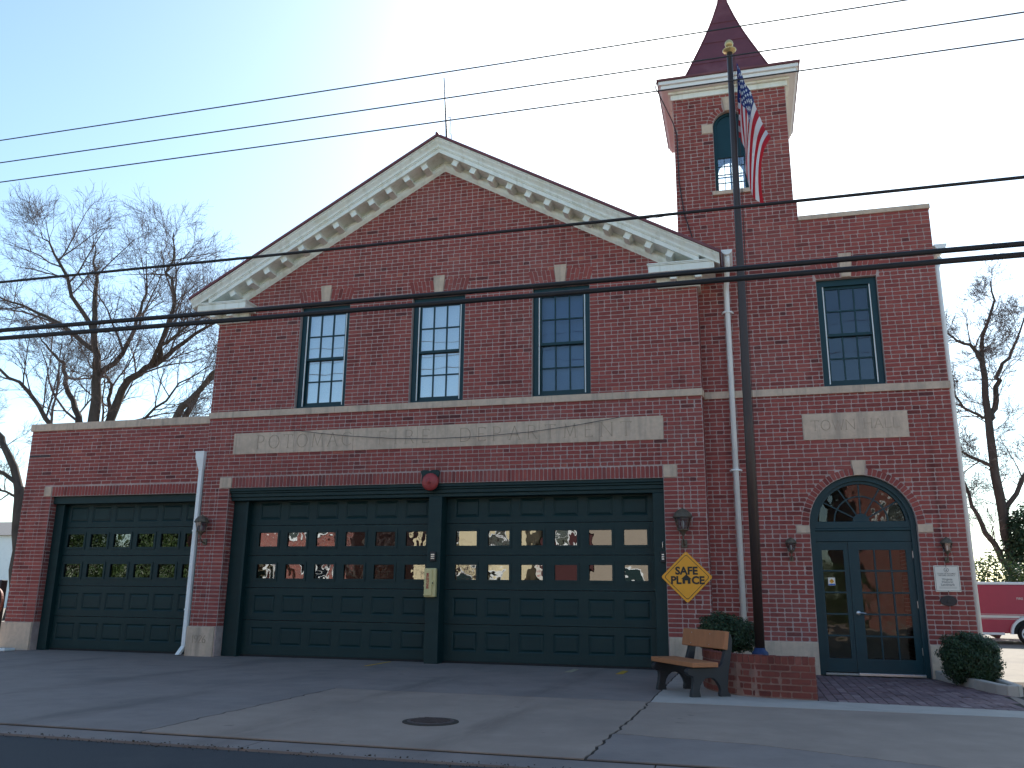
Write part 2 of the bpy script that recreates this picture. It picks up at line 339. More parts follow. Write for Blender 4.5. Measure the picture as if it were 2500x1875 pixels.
    def xf(s, m, start=0):
        for i in range(start, len(s.v)): s.v[i] = tuple(m @ Vector(s.v[i]))
        return s
    def obj(s, name, m, parent=None, smooth=False, bevel=0.0, seg=2):
        me = bpy.data.meshes.new(name); me.from_pydata(s.v, [], s.f)
        o = link(name, me, M[m] if isinstance(m, str) else m, parent, smooth)
        if bevel:
            b = o.modifiers.new('bevel', 'BEVEL'); b.width = bevel; b.segments = seg; b.limit_method = 'ANGLE'; b.angle_limit = R(40)
        return o
def thing(name, label, cat, org, group=None):
    o = bpy.data.objects.new(name, None); COL.objects.link(o); o.location = org; o.empty_display_size = 0.2
    o['_org'] = tuple(org); o['label'] = label; o['category'] = cat
    if group: o['group'] = group
    return o
def tag(o, label, cat, group=None):
    o['label'] = label; o['category'] = cat
    if group: o['group'] = group
    return o
def struct(o): o['kind'] = 'structure'; return o

# ------------------------------------------------------------------ brick laying
C = 0.0677; JT = 0.0145; MODS = 0.2130; MODH = 0.1065
class Frame:
    def __init__(s, o, u): s.o = Vector((o[0], o[1], 0)); s.u = Vector((u[0], u[1], 0)).normalized(); s.n = Vector((s.u.y, -s.u.x, 0))
    def p(s, u, z, d=0.0): return s.o + s.u * u + s.n * d + Vector((0, 0, z))
class Wall:
    def __init__(s, seed): s.q = []; s.rnd = random.Random(seed)      # (frame, corner quad [(u,z)x4], std tag)
    def quad(s, fr, c, std=None): s.q.append((fr, c, std))
    def rect(s, fr, u0, u1, z0, z1, std=None): s.quad(fr, ((u0, z0), (u1, z0), (u1, z1), (u0, z1)), std)
    def fill(s, fr, u0, u1, z0, z1, holes=(), bond='english', lo=None, hi=None, arcs=()):
        k = 0; z = z0; r = s.rnd
        while z < z1 - 0.02:
            zt = min(z + C, z1); zm = (z + zt) / 2
            a0 = lo(zm) if lo else u0; a1 = hi(zm) if hi else u1
            cuts = [(h[0], h[1]) for h in holes if h[2] < zm < h[3]]
            for (ac, az, ar) in arcs:
                if zm > az and zm - az < ar:
                    h = math.sqrt(ar * ar - (zm - az) ** 2); cuts.append((ac - h, ac + h))
            iv = [(a0, a1)]
            for c0, c1 in cuts:
                iv = [x for p, q in iv for x in ((p, min(q, c0)), (max(p, c1), q)) if x[1] - x[0] > 0.015]
            if bond == 'english': head = (k % 2 == 0) if r.random() > 0.06 else (k % 2 == 1)
            elif bond == 'common': head = (k % 6 == 5)
            else: head = False
            mod = MODH if head else MODS
            off = (MODH * 0.5 if head else (MODS * 0.25 if (k // 2) % 2 == 0 else MODS * 0.75)) if bond == 'english' else (MODS * 0.5 * (k % 2))
            if bond == 'stack': off = None
            for p, q in iv:
                if q - p < 0.03: continue
                cut = [p]
                if off is not None:
                    x = off + math.floor((p - off) / mod) * mod + mod
                    while x < q - 0.038:
                        if x - cut[-1] > 0.038:
                            cut.append(x + r.uniform(-0.007, 0.007))
                        x += mod
                cut.append(q)
                for a, b in zip(cut[:-1], cut[1:]):
                    L = b - a; std = None
                    if zt - z > C * 0.98 and off is not None:
                        if abs(L - MODS) < 0.014: std = 'S'
                        elif abs(L - MODH) < 0.014: std = 'H'
                    j = JT / 2
                    s.rect(fr, a + j * .8, b - j * .8, z + j, zt - j, std)
            z += C; k += 1
    def build(s, parent, many_mat, one_mat, proud=0.0055, n_single=300, name='brick', rest='remaining_brickwork', flat=False):
        r = s.rnd
        q = list(range(len(s.q)))
        cen = [sum((fr.p(*c) for c in qd), Vector()) / 4 for fr, qd, st in s.q]
        cand = sorted([i for i in q if s.q[i][2]], key=lambda i: (cen[i] - CAM).length)[:n_single]
        single = set(cand)
        def ring(qd, rr, pr):
            (ax, az), (bx, bz), (cx, cz), (dx, dz) = qd
            P = [Vector((ax, az)), Vector((bx, bz)), Vector((cx, cz)), Vector((dx, dz))]
            out = []
            for i in range(4):
                p, nx, pv = P[i], P[(i + 1) % 4], P[i - 1]
                c = rr.uniform(0.004, 0.013)
                e1 = (pv - p).normalized() * min(c, (pv - p).length * 0.3); e2 = (nx - p).normalized() * min(c * rr.uniform(.7, 1.5), (nx - p).length * 0.3)
                out += [p + e1, p + e2]
            return out
        F = [(0, 1, 2, 3, 4, 5, 6, 7)] + [(i, i + 8, (i + 1) % 8 + 8, (i + 1) % 8) for i in range(8)]
        # shared shapes for the single bricks
        shapes = {}
        for t, L in (('S', MODS - JT), ('H', MODH - JT)):
            for k in range(8):
                h = (C - JT) / 2
                rg = ring(((-L / 2, -h), (L / 2, -h), (L / 2, h), (-L / 2, h)), r, proud)
                tx, tz = r.uniform(-.012, .012), r.uniform(-.02, .02)
                vs = [(p.x, -proud + tx * p.x + tz * p.y, p.y) for p in rg] + [(p.x * 1.012, 0.004, p.y * 1.03) for p in rg]
                me = bpy.data.meshes.new(name); me.from_pydata(vs, [], F); me.materials.append(one_mat); shapes[t, k] = me
        V = []; Fs = []; val = []
        for i in q:
            fr, qd, st = s.q[i]
            bv = min(1, max(0, r.gauss(0.52, 0.15)));
            if r.random() < 0.055: bv = r.uniform(0, .25)
            if i in single:
                o = bpy.data.objects.new(name, shapes[st, r.randrange(8)]); COL.objects.link(o)
                c = cen[i]
                if flat: o.matrix_basis = flat(fr, c)
                else: o.location = c + fr.n * r.uniform(-0.0025, 0.0025); o.rotation_euler = (0, r.gauss(0, .006), math.atan2(fr.u.y, fr.u.x))
                o['bv'] = bv; o.parent = parent; o.matrix_parent_inverse = Matrix.Translation(-Vector(parent.get('_org', (0, 0, 0)))); continue
            rg = ring(qd, r, proud); k = len(V)
            d = proud + r.uniform(-.0018, .0018); tx, tz = r.uniform(-.012, .012), r.uniform(-.02, .02)
            mu = (qd[0][0] + qd[2][0]) / 2; mz = (qd[0][1] + qd[2][1]) / 2
            if flat:
                V += [(p.x, p.y, d + tx * (p.x - mu)) for p in rg] + [(p.x, p.y, -0.02) for p in rg]
            else:
                V += [tuple(fr.p(p.x, p.y, d + tx * (p.x - mu) + tz * (p.y - mz))) for p in rg] + [tuple(fr.p(p.x, p.y, -0.004)) for p in rg]
            Fs += [tuple(a + k for a in f) for f in F]; val += [bv] * 9
        if V:
            me = bpy.data.meshes.new(rest); me.from_pydata(V, [], Fs); me.materials.append(many_mat)
            at = me.attributes.new('bv', 'FLOAT', 'FACE'); at.data.foreach_set('value', val)
            o = link(rest, me, None, parent); o['kind'] = 'stuff'; return o
# stroke lettering (thin raised strokes, darkened to look carved)
GL = {'P': (.55, [[(0, 0), (0, 1)], [(0, 1), (.3, 1), (.48, .9), (.5, .75), (.45, .58), (.3, .5), (0, .5)]]),
 'O': (.85, [[(.42 + .42 * math.cos(t * math.pi / 8), .5 + .5 * math.sin(t * math.pi / 8)) for t in range(17)]]),
 'T': (.7, [[(.35, 0), (.35, 1)], [(0, 1), (.7, 1)], [(0, 1), (0, .9)], [(.7, 1), (.7, .9)]]),
 'M': (.9, [[(.05, 0), (.12, 1), (.45, .1), (.78, 1), (.85, 0)]]),
 'A': (.75, [[(0, 0), (.37, 1), (.75, 0)], [(.14, .36), (.61, .36)]]),
 'C': (.75, [[(.42 + .42 * math.cos(t * math.pi / 8), .5 + .5 * math.sin(t * math.pi / 8)) for t in range(2, 15)]]),
 'F': (.5, [[(0, 0), (0, 1), (.5, 1), (.5, .9)], [(0, .52), (.36, .52)]]),
 'I': (.12, [[(.06, 0), (.06, 1)]]),
 'R': (.62, [[(0, 0), (0, 1), (.3, 1), (.48, .9), (.5, .75), (.45, .58), (.3, .5), (0, .5)], [(.28, .5), (.62, 0)]]),
 'E': (.5, [[(.5, .1), (.5, 0), (0, 0), (0, 1), (.48, 1), (.48, .9)], [(0, .52), (.36, .52)]]),
 'D': (.75, [[(0, 0), (0, 1), (.3, 1), (.55, .93), (.7, .75), (.75, .5), (.7, .25), (.55, .07), (.3, 0), (0, 0)]]),
 'N': (.75, [[(0, 0), (0, 1), (.75, 0), (.75, 1)]]),
 'W': (1.05, [[(0, 1), (.27, 0), (.52, .95), (.78, 0), (1.05, 1)]]),
 'H': (.7, [[(0, 0), (0, 1)], [(.7, 0), (.7, 1)], [(0, .52), (.7, .52)]]),
 'L': (.48, [[(0, 1), (0, 0), (.48, 0), (.48, .1)]]),
 '1': (.2, [[(0, .85), (.12, 1), (.12, 0)]]),
 '9': (.5, [[(.5, .7), (.42, .52), (.25, .46), (.08, .55), (0, .73), (.08, .93), (.25, 1), (.42, .93), (.5, .7), (.45, .3), (.2, 0)]]),
 '2': (.5, [[(0, .78), (.1, .95), (.28, 1), (.45, .9), (.48, .7), (.3, .4), (0, 0), (.5, 0)]]),
 '6': (.5, [[(.4, 1), (.1, .6), (0, .3), (.08, .08), (.25, 0), (.42, .08), (.5, .28), (.42, .46), (.25, .53), (.05, .4)]])}
def strokes(mb, word, x0, x1, z0, h, y, t):
    ws = [GL[c][0] * h for c in word]; gap = ((x1 - x0) - sum(ws)) / max(1, len(word) - 1); x = x0
    for ch, wd in zip(word, ws):
        for pl in GL[ch][1]:
            pts = [Vector((x + a * h, z0 + b * h)) for a, b in pl]
            for a, b in zip(pts[:-1], pts[1:]):
                d = (b - a).normalized(); nn = Vector((-d.y, d.x)) * t / 2 * (0.7 if abs(d.x) > .8 else 1.0); e = d * t * .35
                mb.xz([tuple(a - e - nn), tuple(b + e - nn), tuple(b + e + nn), tuple(a - e + nn)], y - .0015, y + .004)
            if len(pl) == 2 and abs(pl[0][0] - pl[1][0]) < .01 or ch in 'MANFPRH' and True:
                for p in (pts[0], pts[-1]):
                    if abs(p.y - z0) < .01 * h or abs(p.y - z0 - h) < .01 * h:
                        mb.box(p.x - t * 1.6, p.x + t * 1.6, y - .0022, y + .003, p.y - t * .3, p.y + t * .3)
        x += wd + gap
def text(body, size, loc, mname, parent, name='lettering', fat=0.0, align='CENTER', rot=(R(90), 0, 0), ext=0.001, spacing=1.0, sx=1.0):
    cu = bpy.data.curves.new(name, 'FONT'); cu.body = body; cu.size = size; cu.align_x = align; cu.extrude = ext; cu.offset = fat
    cu.space_character = spacing; cu.resolution_u = 3
    tmp = bpy.data.objects.new('tmp_text', cu); COL.objects.link(tmp)
    dg = bpy.context.evaluated_depsgraph_get(); me = bpy.data.meshes.new_from_object(tmp.evaluated_get(dg))
    bpy.data.objects.remove(tmp); bpy.data.curves.remove(cu)
    me.transform(Matrix.Translation(loc) @ Matrix.Rotation(rot[2], 4, 'Z') @ Matrix.Rotation(rot[1], 4, 'Y') @ Matrix.Rotation(rot[0], 4, 'X') @ Matrix.Diagonal((sx, 1, 1, 1)))
    me.materials.clear(); me.name = name
    return link(name, me, M[mname], parent)

# ------------------------------------------------------------------ ground, road, pavement
rg = random.Random(3)
struct(MB().box(-400, 400, -300, 500, -0.20, -0.085).obj('ground', 'lawn'))
struct(MB().box(-200, 200, -18.0, -7.43, -0.2, -0.03).obj('road', 'asphalt'))
struct(MB().box(12.25, 60, -3.0, 40, -0.2, -0.012).obj('parking_lot', 'lot'))
struct(MB().box(-60, -4.08, -3.0, 40, -0.2, -0.03).obj('side_driveway', 'lot'))
struct(MB().box(-60, 60, -20.4, -18.0, -0.2, 0.06).obj('far_pavement', 'concrete'))
apron = struct(MB().box(-60, 60, -7.095, 0.36, -0.19, -0.008).obj('apron', 'crack'))
def jag(a, b, n, amp):
    a, b = Vector(a), Vector(b); d = (b - a); nn = Vector((-d.y, d.x)).normalized(); out = []
    for i in range(n + 1):
        t = i / n; out.append(a + d * t + nn * (rg.uniform(-amp, amp) if 0 < i < n else 0))
    return out
def shift(pl, dx, dy): return [(p[0] + dx, p[1] + dy) for p in pl]
J1 = jag((4.66, -3.73), (4.66, -7.09), 34, 0.022); J2 = jag((4.66, -3.73), (8.28, -3.73), 30, 0.008)
J3a = jag((8.31, 0.36), (8.28, -3.73), 30, 0.008); J3b = jag((8.28, -3.73), (8.2, -7.09), 34, 0.02)
J4 = []
for a, b in zip([(8.235, -5.95), (9.34, -6.12), (10.03, -6.41), (10.5, -6.61)], [(9.34, -6.12), (10.03, -6.41), (10.5, -6.61), (11.3, -7.09)]):
    J4 += jag(a, b, 10, 0.018)[:-1]
J4.append(Vector((11.3, -7.09)))
g = 0.009
def slab(poly, m, top=0.0): 
    o = MB().xy([tuple(p) for p in poly], -0.1, top).obj('concrete_slab', m, apron); return o
# counter-clockwise from above
slab([(-60, -7.09)] + shift(J1[::-1], -g * 1.6, 0) + shift(J2, 0, g)[1:] + shift(J3a[::-1], -g, 0)[1:] + [(-60, 0.36)], 'concrete_grey')
slab(shift(J1, g, 0)[::1] + shift(J3b[::-1], -g * 1.4, 0) + shift(J2[::-1], 0, -g)[1:-1], 'concrete')
J3c = [p for p in J3b if p[1] > -5.93]; J3d = [p for p in J3b if p[1] < -5.98]
slab(shift(J3c, g * 1.4, 0) + shift(J4, 0, g) + [(60, -7.09), (60, -3.75), (8.29, -3.75)], 'concrete')
slab(shift([J4[0]], 0, -g) + shift(J3d, g * 1.4, 0) + [(11.25, -7.09)] + shift(J4[::-1], 0, -g)[1:-1], 'concrete_grey')
pale = [(8.29, -3.742), (60, -3.742), (60, -3.3), (12.4, -3.25), (11.2, -3.12), (10.0, -3.02), (10.0, 0.36)] + shift(J3a, g, 0)
slab(pale, 'concrete_pale', 0.002)
slab([(12.18, -1.72), (12.02, -3.24), (12.4, -3.24), (60, -3.29), (60, -3.0), (12.24, -3.0), (12.24, -1.7)], 'concrete', 0.0)
gut = struct(MB().box(-60, 60, -7.43, -7.10, -0.18, -0.045).obj('gutter', 'crack'))
x = -40.0
for k in range(28):
    L = rg.uniform(2.6, 3.4)
    MB().xy(shift(jag((x, -7.425), (x + L - .012, -7.425), 14, 0.008), 0, 0) + [(x + L - .012, -7.10), (x, -7.10)], -0.1, -0.014).obj('gutter_stone', 'concrete_grey', gut)
    x += L
# grit and leaf litter lying in the gutter line
mb = MB()
for k in range(700):
    t = rg.random() ** 1.5; X = rg.choice((-1, 1.5, 2.2, 3.5, 5, 5.6, 7.5, 8.3, 10)) + rg.gauss(0, .8); Y = -7.44 + rg.gauss(0, 0.035) + (0.03 if rg.random() < .3 else 0)
    s = rg.uniform(.002, .006) * (2.0 if rg.random() < .06 else 1); a = rg.uniform(0, 6.28); z = -0.026 if Y < -7.43 else -0.012
    pts = [(X + s * math.cos(a + q) * rg.uniform(.6, 1.2), Y + s * math.sin(a + q) * rg.uniform(.6, 1.2)) for q in (0, 1.5, 3.1, 4.6)]
    mb.xy(pts, z - .003, z + s * .5)
o = mb.obj('gutter_litter', 'soil'); o['kind'] = 'stuff'; tag(o, 'dark grit and leaf litter along the gutter edge', 'litter')
# paint marks on the apron
for i, (X, Y, m, lab) in enumerate(((6.78, -0.34, 'palepaint', 'faded pale yellow paint dash on the apron, left of the brighter dash'), (7.52, -0.35, 'yellowpaint', 'bright orange yellow paint dash on the apron by the right garage door'), (3.68, -0.26, 'yellowpaint', 'long faint yellow paint line below the left wide garage door'))):
    w_ = 0.05 if i < 2 else 0.025; l_ = .30 if i < 2 else .5
    o = MB().xy([(X - w_, Y - l_), (X + w_, Y - l_ + .02), (X + w_ + .01, Y + l_ * .8), (X - w_ + .02, Y + l_ * .9)], 0.0005, 0.0045).obj('paint_mark', m); tag(o, lab, 'paint mark')
# manhole cover
mh = thing('manhole_cover', 'round dark iron manhole cover set in the brown concrete slab', 'manhole cover', (6.62, -5.85, 0))
MB().lathe([(.245, -.02), (.245, .006), (.215, .008)], (6.62, -5.85, 0), 28).obj('rim', 'crack', mh)
MB().lathe([(.205, 0), (.205, .011), (.19, .013)], (6.62, -5.85, 0), 28).obj('lid', 'rustlid', mh)
for k in range(7):
    yy = -5.85 + (k - 3) * .045; hw = math.sqrt(max(0, .17 ** 2 - (yy + 5.85) ** 2))
    MB().box(6.62 - hw, 6.62 + hw, yy - .009, yy + .009, .011, .019).obj('rib', 'rustlid', mh)

# brick paving before the entrance
bw = struct(MB().box(10.003, 12.18, -3.2, 0.355, -0.1, -0.004).obj('brick_walk', 'crack'))
W = Wall(11); fr0 = Frame((0, 0), (1, 0)); colm = 0; x = 10.012
while x < 12.12:
    y = .34 - (colm % 2) * .1
    while y > -3.3:
        a, b = max(y - .2, -3.02 - (x - 10) * .085 - .03), min(y, .33)
        if b - a > .04 and (y > -1.7 or x + .1 < 12.17 - (-1.7 - y) * .1):
            W.quad(fr0, ((x + .005, a + .005), (x + .095, a + .005), (x + .095, b - .005), (x + .005, b - .005)), 'S' if b - a > .199 else None)
        y -= .2
    x += .1; colm += 1
# paver objects lie flat: own shape set (200 x 100)
def build_pavers(W, parent):
    r = random.Random(5); shapes = []
    F = [(0, 1, 2, 3, 4, 5, 6, 7)] + [(i, i + 8, (i + 1) % 8 + 8, (i + 1) % 8) for i in range(8)]
    def octo(a, b, c, d):
        k = r.uniform(.003, .008); return [(a, b + k), (a + k, b), (c - k, b), (c, b + k), (c, d - k), (c - k, d), (a + k, d), (a, d - k)]
    for k in range(8):
        o8 = octo(-.045, -.095, .045, .095); tx, ty = r.uniform(-.015, .015), r.uniform(-.02, .02)
        me = bpy.data.meshes.new('paver'); me.from_pydata([(p, q, tx * p + ty * q) for p, q in o8] + [(p, q, -.03) for p, q in o8], [], F); me.materials.append(M['paver_one']); shapes.append(me)
    idx = sorted([i for i in range(len(W.q)) if W.q[i][2]], key=lambda i: (Vector((*W.q[i][1][0], 0)) - CAM).length)[:300]; S = set(idx); V = []; Fs = []; val = []
    for i, (fr, qd, st) in enumerate(W.q):
        bv = min(1, max(0, r.gauss(.5, .2))); z = r.uniform(-.002, .003)
        if i in S:
            o = bpy.data.objects.new('paver', shapes[r.randrange(8)]); COL.objects.link(o); o.parent = parent; o['bv'] = bv
            o.location = ((qd[0][0] + qd[2][0]) / 2, (qd[0][1] + qd[2][1]) / 2, z); continue
        o8 = octo(*qd[0], *qd[2]); k = len(V); V += [(p, q, z) for p, q in o8] + [(p, q, -.03) for p, q in o8]
        Fs += [tuple(a + k for a in f) for f in F]; val += [bv] * 9
    me = bpy.data.meshes.new('cut_pavers'); me.from_pydata(V, [], Fs); me.materials.append(M['paver']); me.attributes.new('bv', 'FLOAT', 'FACE').data.foreach_set('value', val)
    link('cut_pavers', me, None, parent)['kind'] = 'stuff'
build_pavers(W, bw)

# ------------------------------------------------------------------ shared building parts
def jack_arch(W, fr, x0, x1, z0, h, kx, kw, n=6):
    # splayed flat arch either side of a keystone
    cx = (x0 + x1) / 2; R0 = (x1 - x0) / 2
    for sgn in (-1, 1):
        b0, b1 = R0, kw * .38; t0, t1 = R0 + .075, kw * .56
        for k in range(n):
            a, b = k / n, (k + 1) / n
            ba, bb = b0 + (b1 - b0) * a, b0 + (b1 - b0) * b; ta, tb = t0 + (t1 - t0) * a, t0 + (t1 - t0) * b
            cuts = [(0, 1)] if k == 0 else ([(0, .36), (.36, 1)] if k % 2 else [(0, .66), (.66, 1)])
            for c0, c1 in cuts:
                e = .005; za, zb = z0 + h * c0 + e, z0 + h * c1 - e
                l0, l1 = ba + (ta - ba) * c0 - e, ba + (ta - ba) * c1 - e; r0, r1 = bb + (tb - bb) * c0 + e, bb + (tb - bb) * c1 + e
                if sgn < 0: W.quad(fr, ((cx - l0, za), (cx - r0, za), (cx - r1, zb), (cx - l1, zb)))
                else: W.quad(fr, ((cx + r0, za), (cx + l0, za), (cx + l1, zb), (cx + r1, zb)))
def keystone(parent, y, cx, wb, wt, z0, z1, d=.03):
    MB().xz([(cx - wb / 2, z0), (cx + wb / 2, z0), (cx + wt / 2, z1), (cx - wt / 2, z1)], y - d, y + .05).obj('keystone', 'stone', parent, bevel=.006)
def ring_arch(W, fr, cx, cz, r0, r1, skip, n):
    for k in range(n):
        a, b = math.pi * k / n, math.pi * (k + 1) / n
        if skip(cx + r0 * math.cos((a + b) / 2)): continue
        da = .005 / r0; a += da; b -= da
        p = lambda r, t: (cx + r * math.cos(t), cz + r * math.sin(t))
        W.quad(fr, (p(r0 + .004, b), p(r0 + .004, a), p(r1, a), p(r1, b))[::-1][::-1])
def arch_spandrels(mb, cx, cz, r, zt, y0, y1, n=14):
    for s in (-1, 1):
        arc = [(cx + s * r * math.cos(t * math.pi / 2 / n), cz + r * math.sin(t * math.pi / 2 / n)) for t in range(n + 1)]
        poly = arc + [(cx, zt), (cx + s * r, zt)] if zt > cz + r + 1e-4 else arc + [(cx + s * r, zt)]
        # split to quads so faces stay convex
        top = [(p[0], zt) for p in arc]
        for i in range(n):
            q = [arc[i], arc[i + 1], top[i + 1], top[i]]
            if s > 0: q = [arc[i + 1], arc[i], top[i], top[i + 1]]
            mb.xz(q, y0, y1)
def dh_window(parent, x0, x1, z0, z1, y, blind, bm_='blind', gm='glass'):
    """double-hung window, three by two panes in each sash, storm frame outside"""
    fw = .085
    win = MB().plate(x0, x1, z0, z1, [(x0 + fw, x1 - fw, z0 + .05, z1 - .10)], y, y + .12).obj('window', 'green_wood', parent, bevel=.006)
    a, b, c, d = x0 + fw, x1 - fw, z0 + .05, z1 - .10; zm = (c + d) / 2
    for tx in (a + .006, b - .022): MB().box(tx, tx + .016, y + .012, y + .03, c, d).obj('storm_track', 'white', win)
    for (s0, s1, yy, rail) in ((zm - .02, d, y + .045, .045), (c, zm + .02, y + .082, .075)):
        hs = []; n0 = s0 + (rail if s0 == c else .045); n1 = s1 - .045; px = (b - a - .10); pw = (px - 2 * .022) / 3; ph = (n1 - n0 - .022) / 2
        for i in range(3):
            for j in range(2):
                hs.append((a + .05 + i * (pw + .022), a + .05 + i * (pw + .022) + pw, n0 + j * (ph + .022), n0 + j * (ph + .022) + ph))
        MB().plate(a, b, s0, s1, hs, yy, yy + .034).obj('sash', 'green_wood', win, bevel=.003)
        for h in hs: MB().box(h[0] - .004, h[1] + .004, yy + .015, yy + .019, h[2] - .004, h[3] + .004).obj('pane', gm, win)
    if blind is not None:
        mb = MB(); zz = d
        while zz > c + blind * (d - c):
            mb.add([(a, y + .16, zz), (b, y + .16, zz), (b, y + .172, zz - .02), (a, y + .172, zz - .02)], [(0, 3, 2, 1)])
            zz -= .0205
        mb.obj('blind', bm_, win)
    return win

# ------------------------------------------------------------------ fire station (gabled middle block)
fs = thing('fire_station', 'red brick gabled fire station with two wide dark green garage doors', 'building', (4.4, 0.0, 0.0))
CX = 4.42; SL = 0.565; XR = 8.806
WIN = [(1.70, 2.68), (3.885, 4.865), (6.065, 7.05)]; WZ = (4.247, 6.155)
wall = MB().plate(0, XR, -.1, 6.2, [(.53, 8.17, -1, 2.858)] + [(a, b, *WZ) for a, b in WIN], 0, .3)
wall.xz([(0, 6.2), (XR, 6.2), (XR, 6.27), (CX, 8.745), (0, 6.25)], 0, .3)
fwall = wall.obj('front_wall', 'mortar', fs)
MB().box(0.002, .3, .302, 12, -.1, 6.2).box(XR - .3, XR - .002, .302, 12, -.1, 6.2).box(.3, XR - .3, 11.7, 12, -.1, 6.2).xz([(.1, 6.2), (XR - .1, 6.2), (CX, 8.65)], 11.7, 12).obj('side_wall', 'texbrick', fs)
MB().box(.3, XR - .3, .5, 11.7, 4.0, 4.12).obj('upper_floor', 'dark', fs)
MB().box(.3, XR - .3, .5, 11.7, -.1, .004).obj('garage_floor', 'dark', fs)
MB().box(.3, XR - .3, 3.0, 3.1, 4.13, 6.2).obj('partition', 'plaster', fs)
F0 = Frame((0, 0), (1, 0)); W = Wall(21)
holes = [(.53, 8.17, 0, 2.858), (.575, 8.173, 2.85, 3.053), (.338, .578, 2.855, 3.053), (8.173, 8.383, 2.858, 3.063), (.546, 8.195, 3.459, 3.839), (-1, 9, 4.134, 4.247)]
holes += [(a, b, *WZ) for a, b in WIN] + [(a - .04, b + .04, 6.155, 6.455) for a, b in WIN]
strips = [(.325, .53, .49, 2.855), (8.17, 8.385, .49, 2.858)]
W.fill(F0, 0, XR, .49, 8.7, holes + strips, 'english', lo=lambda z: 0.002 if z < 6.25 else CX - (8.70 - z) / SL, hi=lambda z: XR - .002 if z < 6.25 else CX + (8.70 - z) / SL)
for a, b, c, d in strips: W.fill(F0, a, b, c, d, (), 'stack')
x = .58
while x < 8.16:
    W.rect(F0, x + .0068, x + .0677 - .0068, 2.864, 3.045); x += .0677
for a, b in WIN: jack_arch(W, F0, a, b, 6.16, .295, (a + b) / 2, .2)
FL = Frame((.53, 0), (0, 1)); W.fill(FL, .004, .28, .49, 2.855, (), 'english')
FRt = Frame((XR, 0), (0, 1)); W.fill(FRt, .004, .36, .49, 6.0, [(-1, 9, 4.134, 4.247)], 'english')
W.build(fwall, M['brick'], M['brick_one'])
# limestone pieces
rr = random.Random(9)
def course(parent, x0, x1, y0, y1, z0, z1, seg, name, ends=True):
    n = max(1, round((x1 - x0) / seg)); xs = [x0 + (x1 - x0) * i / n for i in range(n + 1)]
    for a, b in zip(xs[:-1], xs[1:]): MB().box(a + .0015, b - .0015, y0 - rr.uniform(0, .002), y1, z0, z1).obj(name, 'stone', parent, bevel=.004)
course(fs, -.015, XR + .015, -.03, .1, 4.134, 4.247, 1.26, 'belt_stone')
MB().box(XR - .05, XR + .03, .1, .355, 4.134, 4.247).obj('belt_stone', 'stone', fs, bevel=.004)
js = [.546, 1.753, 2.891, 4.073, 5.119, 6.196, 7.182, 8.195]
MB().box(.545, 8.196, .006, .2, 3.4585, 3.8395).obj('sign_joint', 'crack', fs)
for a, b in zip(js[:-1], js[1:]): MB().box(a + .0015, b - .0015, -.015 - rr.uniform(0, .001), .1, 3.459, 3.839).obj('name_stone', 'stone', fs, bevel=.003)
mb = MB(); yl = -.0162
for wd_, a_, b_, z_, h_ in (('POTOMAC', 1.04, 2.86, 3.548, .235), ('FIRE', 3.39, 4.29, 3.548, .225), ('DEPARTMENT', 4.85, 7.69, 3.542, .225)):
    mb = MB(); strokes(mb, wd_, a_, b_, z_, h_, yl, .0125); mb.obj('carved_word', 'painted_groove', fs)
for a, b, c, d in ((.338, .578, 2.857, 3.05), (8.173, 8.383, 2.86, 3.063)): MB().box(a + .003, b - .003, -.02, .1, c + .003, d - .003).obj('corner_block', 'stone', fs, bevel=.006)
MB().box(-.03, .505, -.035, .29, -.05, .487).obj('base_stone', 'stone', fs, bevel=.012)
MB().box(8.19, XR + .03, -.035, .355, -.05, .49).obj('base_stone', 'stone', fs, bevel=.012)
mb = MB(); strokes(mb, '1926', .10, .36, .22, .12, -.0365, .011); mb.obj('carved_date', 'painted_groove', fs)
for a, b in WIN:
    keystone(fs, 0, (a + b) / 2 + .0, .145, .215, 6.158, 6.53)
    dh_window(fs, a + .003, b - .003, WZ[0] + .003, WZ[1] - .003, .075, 0.0, 'blind_sky_tint' if a > 6 else 'blind', 'glass' if a < 6 else 'glass_dark')  # the right window's blind has sky reflection painted in
# raking cornice
def rake(parent, name, m, prof, zc, xe, side, bevel=0):
    """prof (d,h): d out from wall, h above the line zc at the apex; swept down one slope"""
    n = len(prof); vs = []
    for X in (CX + .0 * side, xe):
        z = zc - SL * abs(X - CX)
        vs += [(X, -d, z + h) for d, h in prof]
    fs_ = [(i, (i + 1) % n, (i + 1) % n + n, i + n) for i in range(n)] + [tuple(range(n - 1, -1, -1)), tuple(range(n, 2 * n))]
    if side > 0: fs_ = [f[::-1] for f in fs_]
    return MB().add(vs, fs_).obj(name, m, parent)
crown = [(.0, 0), (.40, 0), (.40, .018), (.405, .04), (.42, .065), (.437, .085), (.45, .105), (.455, .125), (.47, .130), (.47, .155), (.0, .155)]
bed = [(.0, 0), (.012, 0), (.016, .016), (.03, .024), (.05, .05), (.06, .075), (.064, .095), (.075, .1), (.075, .112), (.0, .112)]
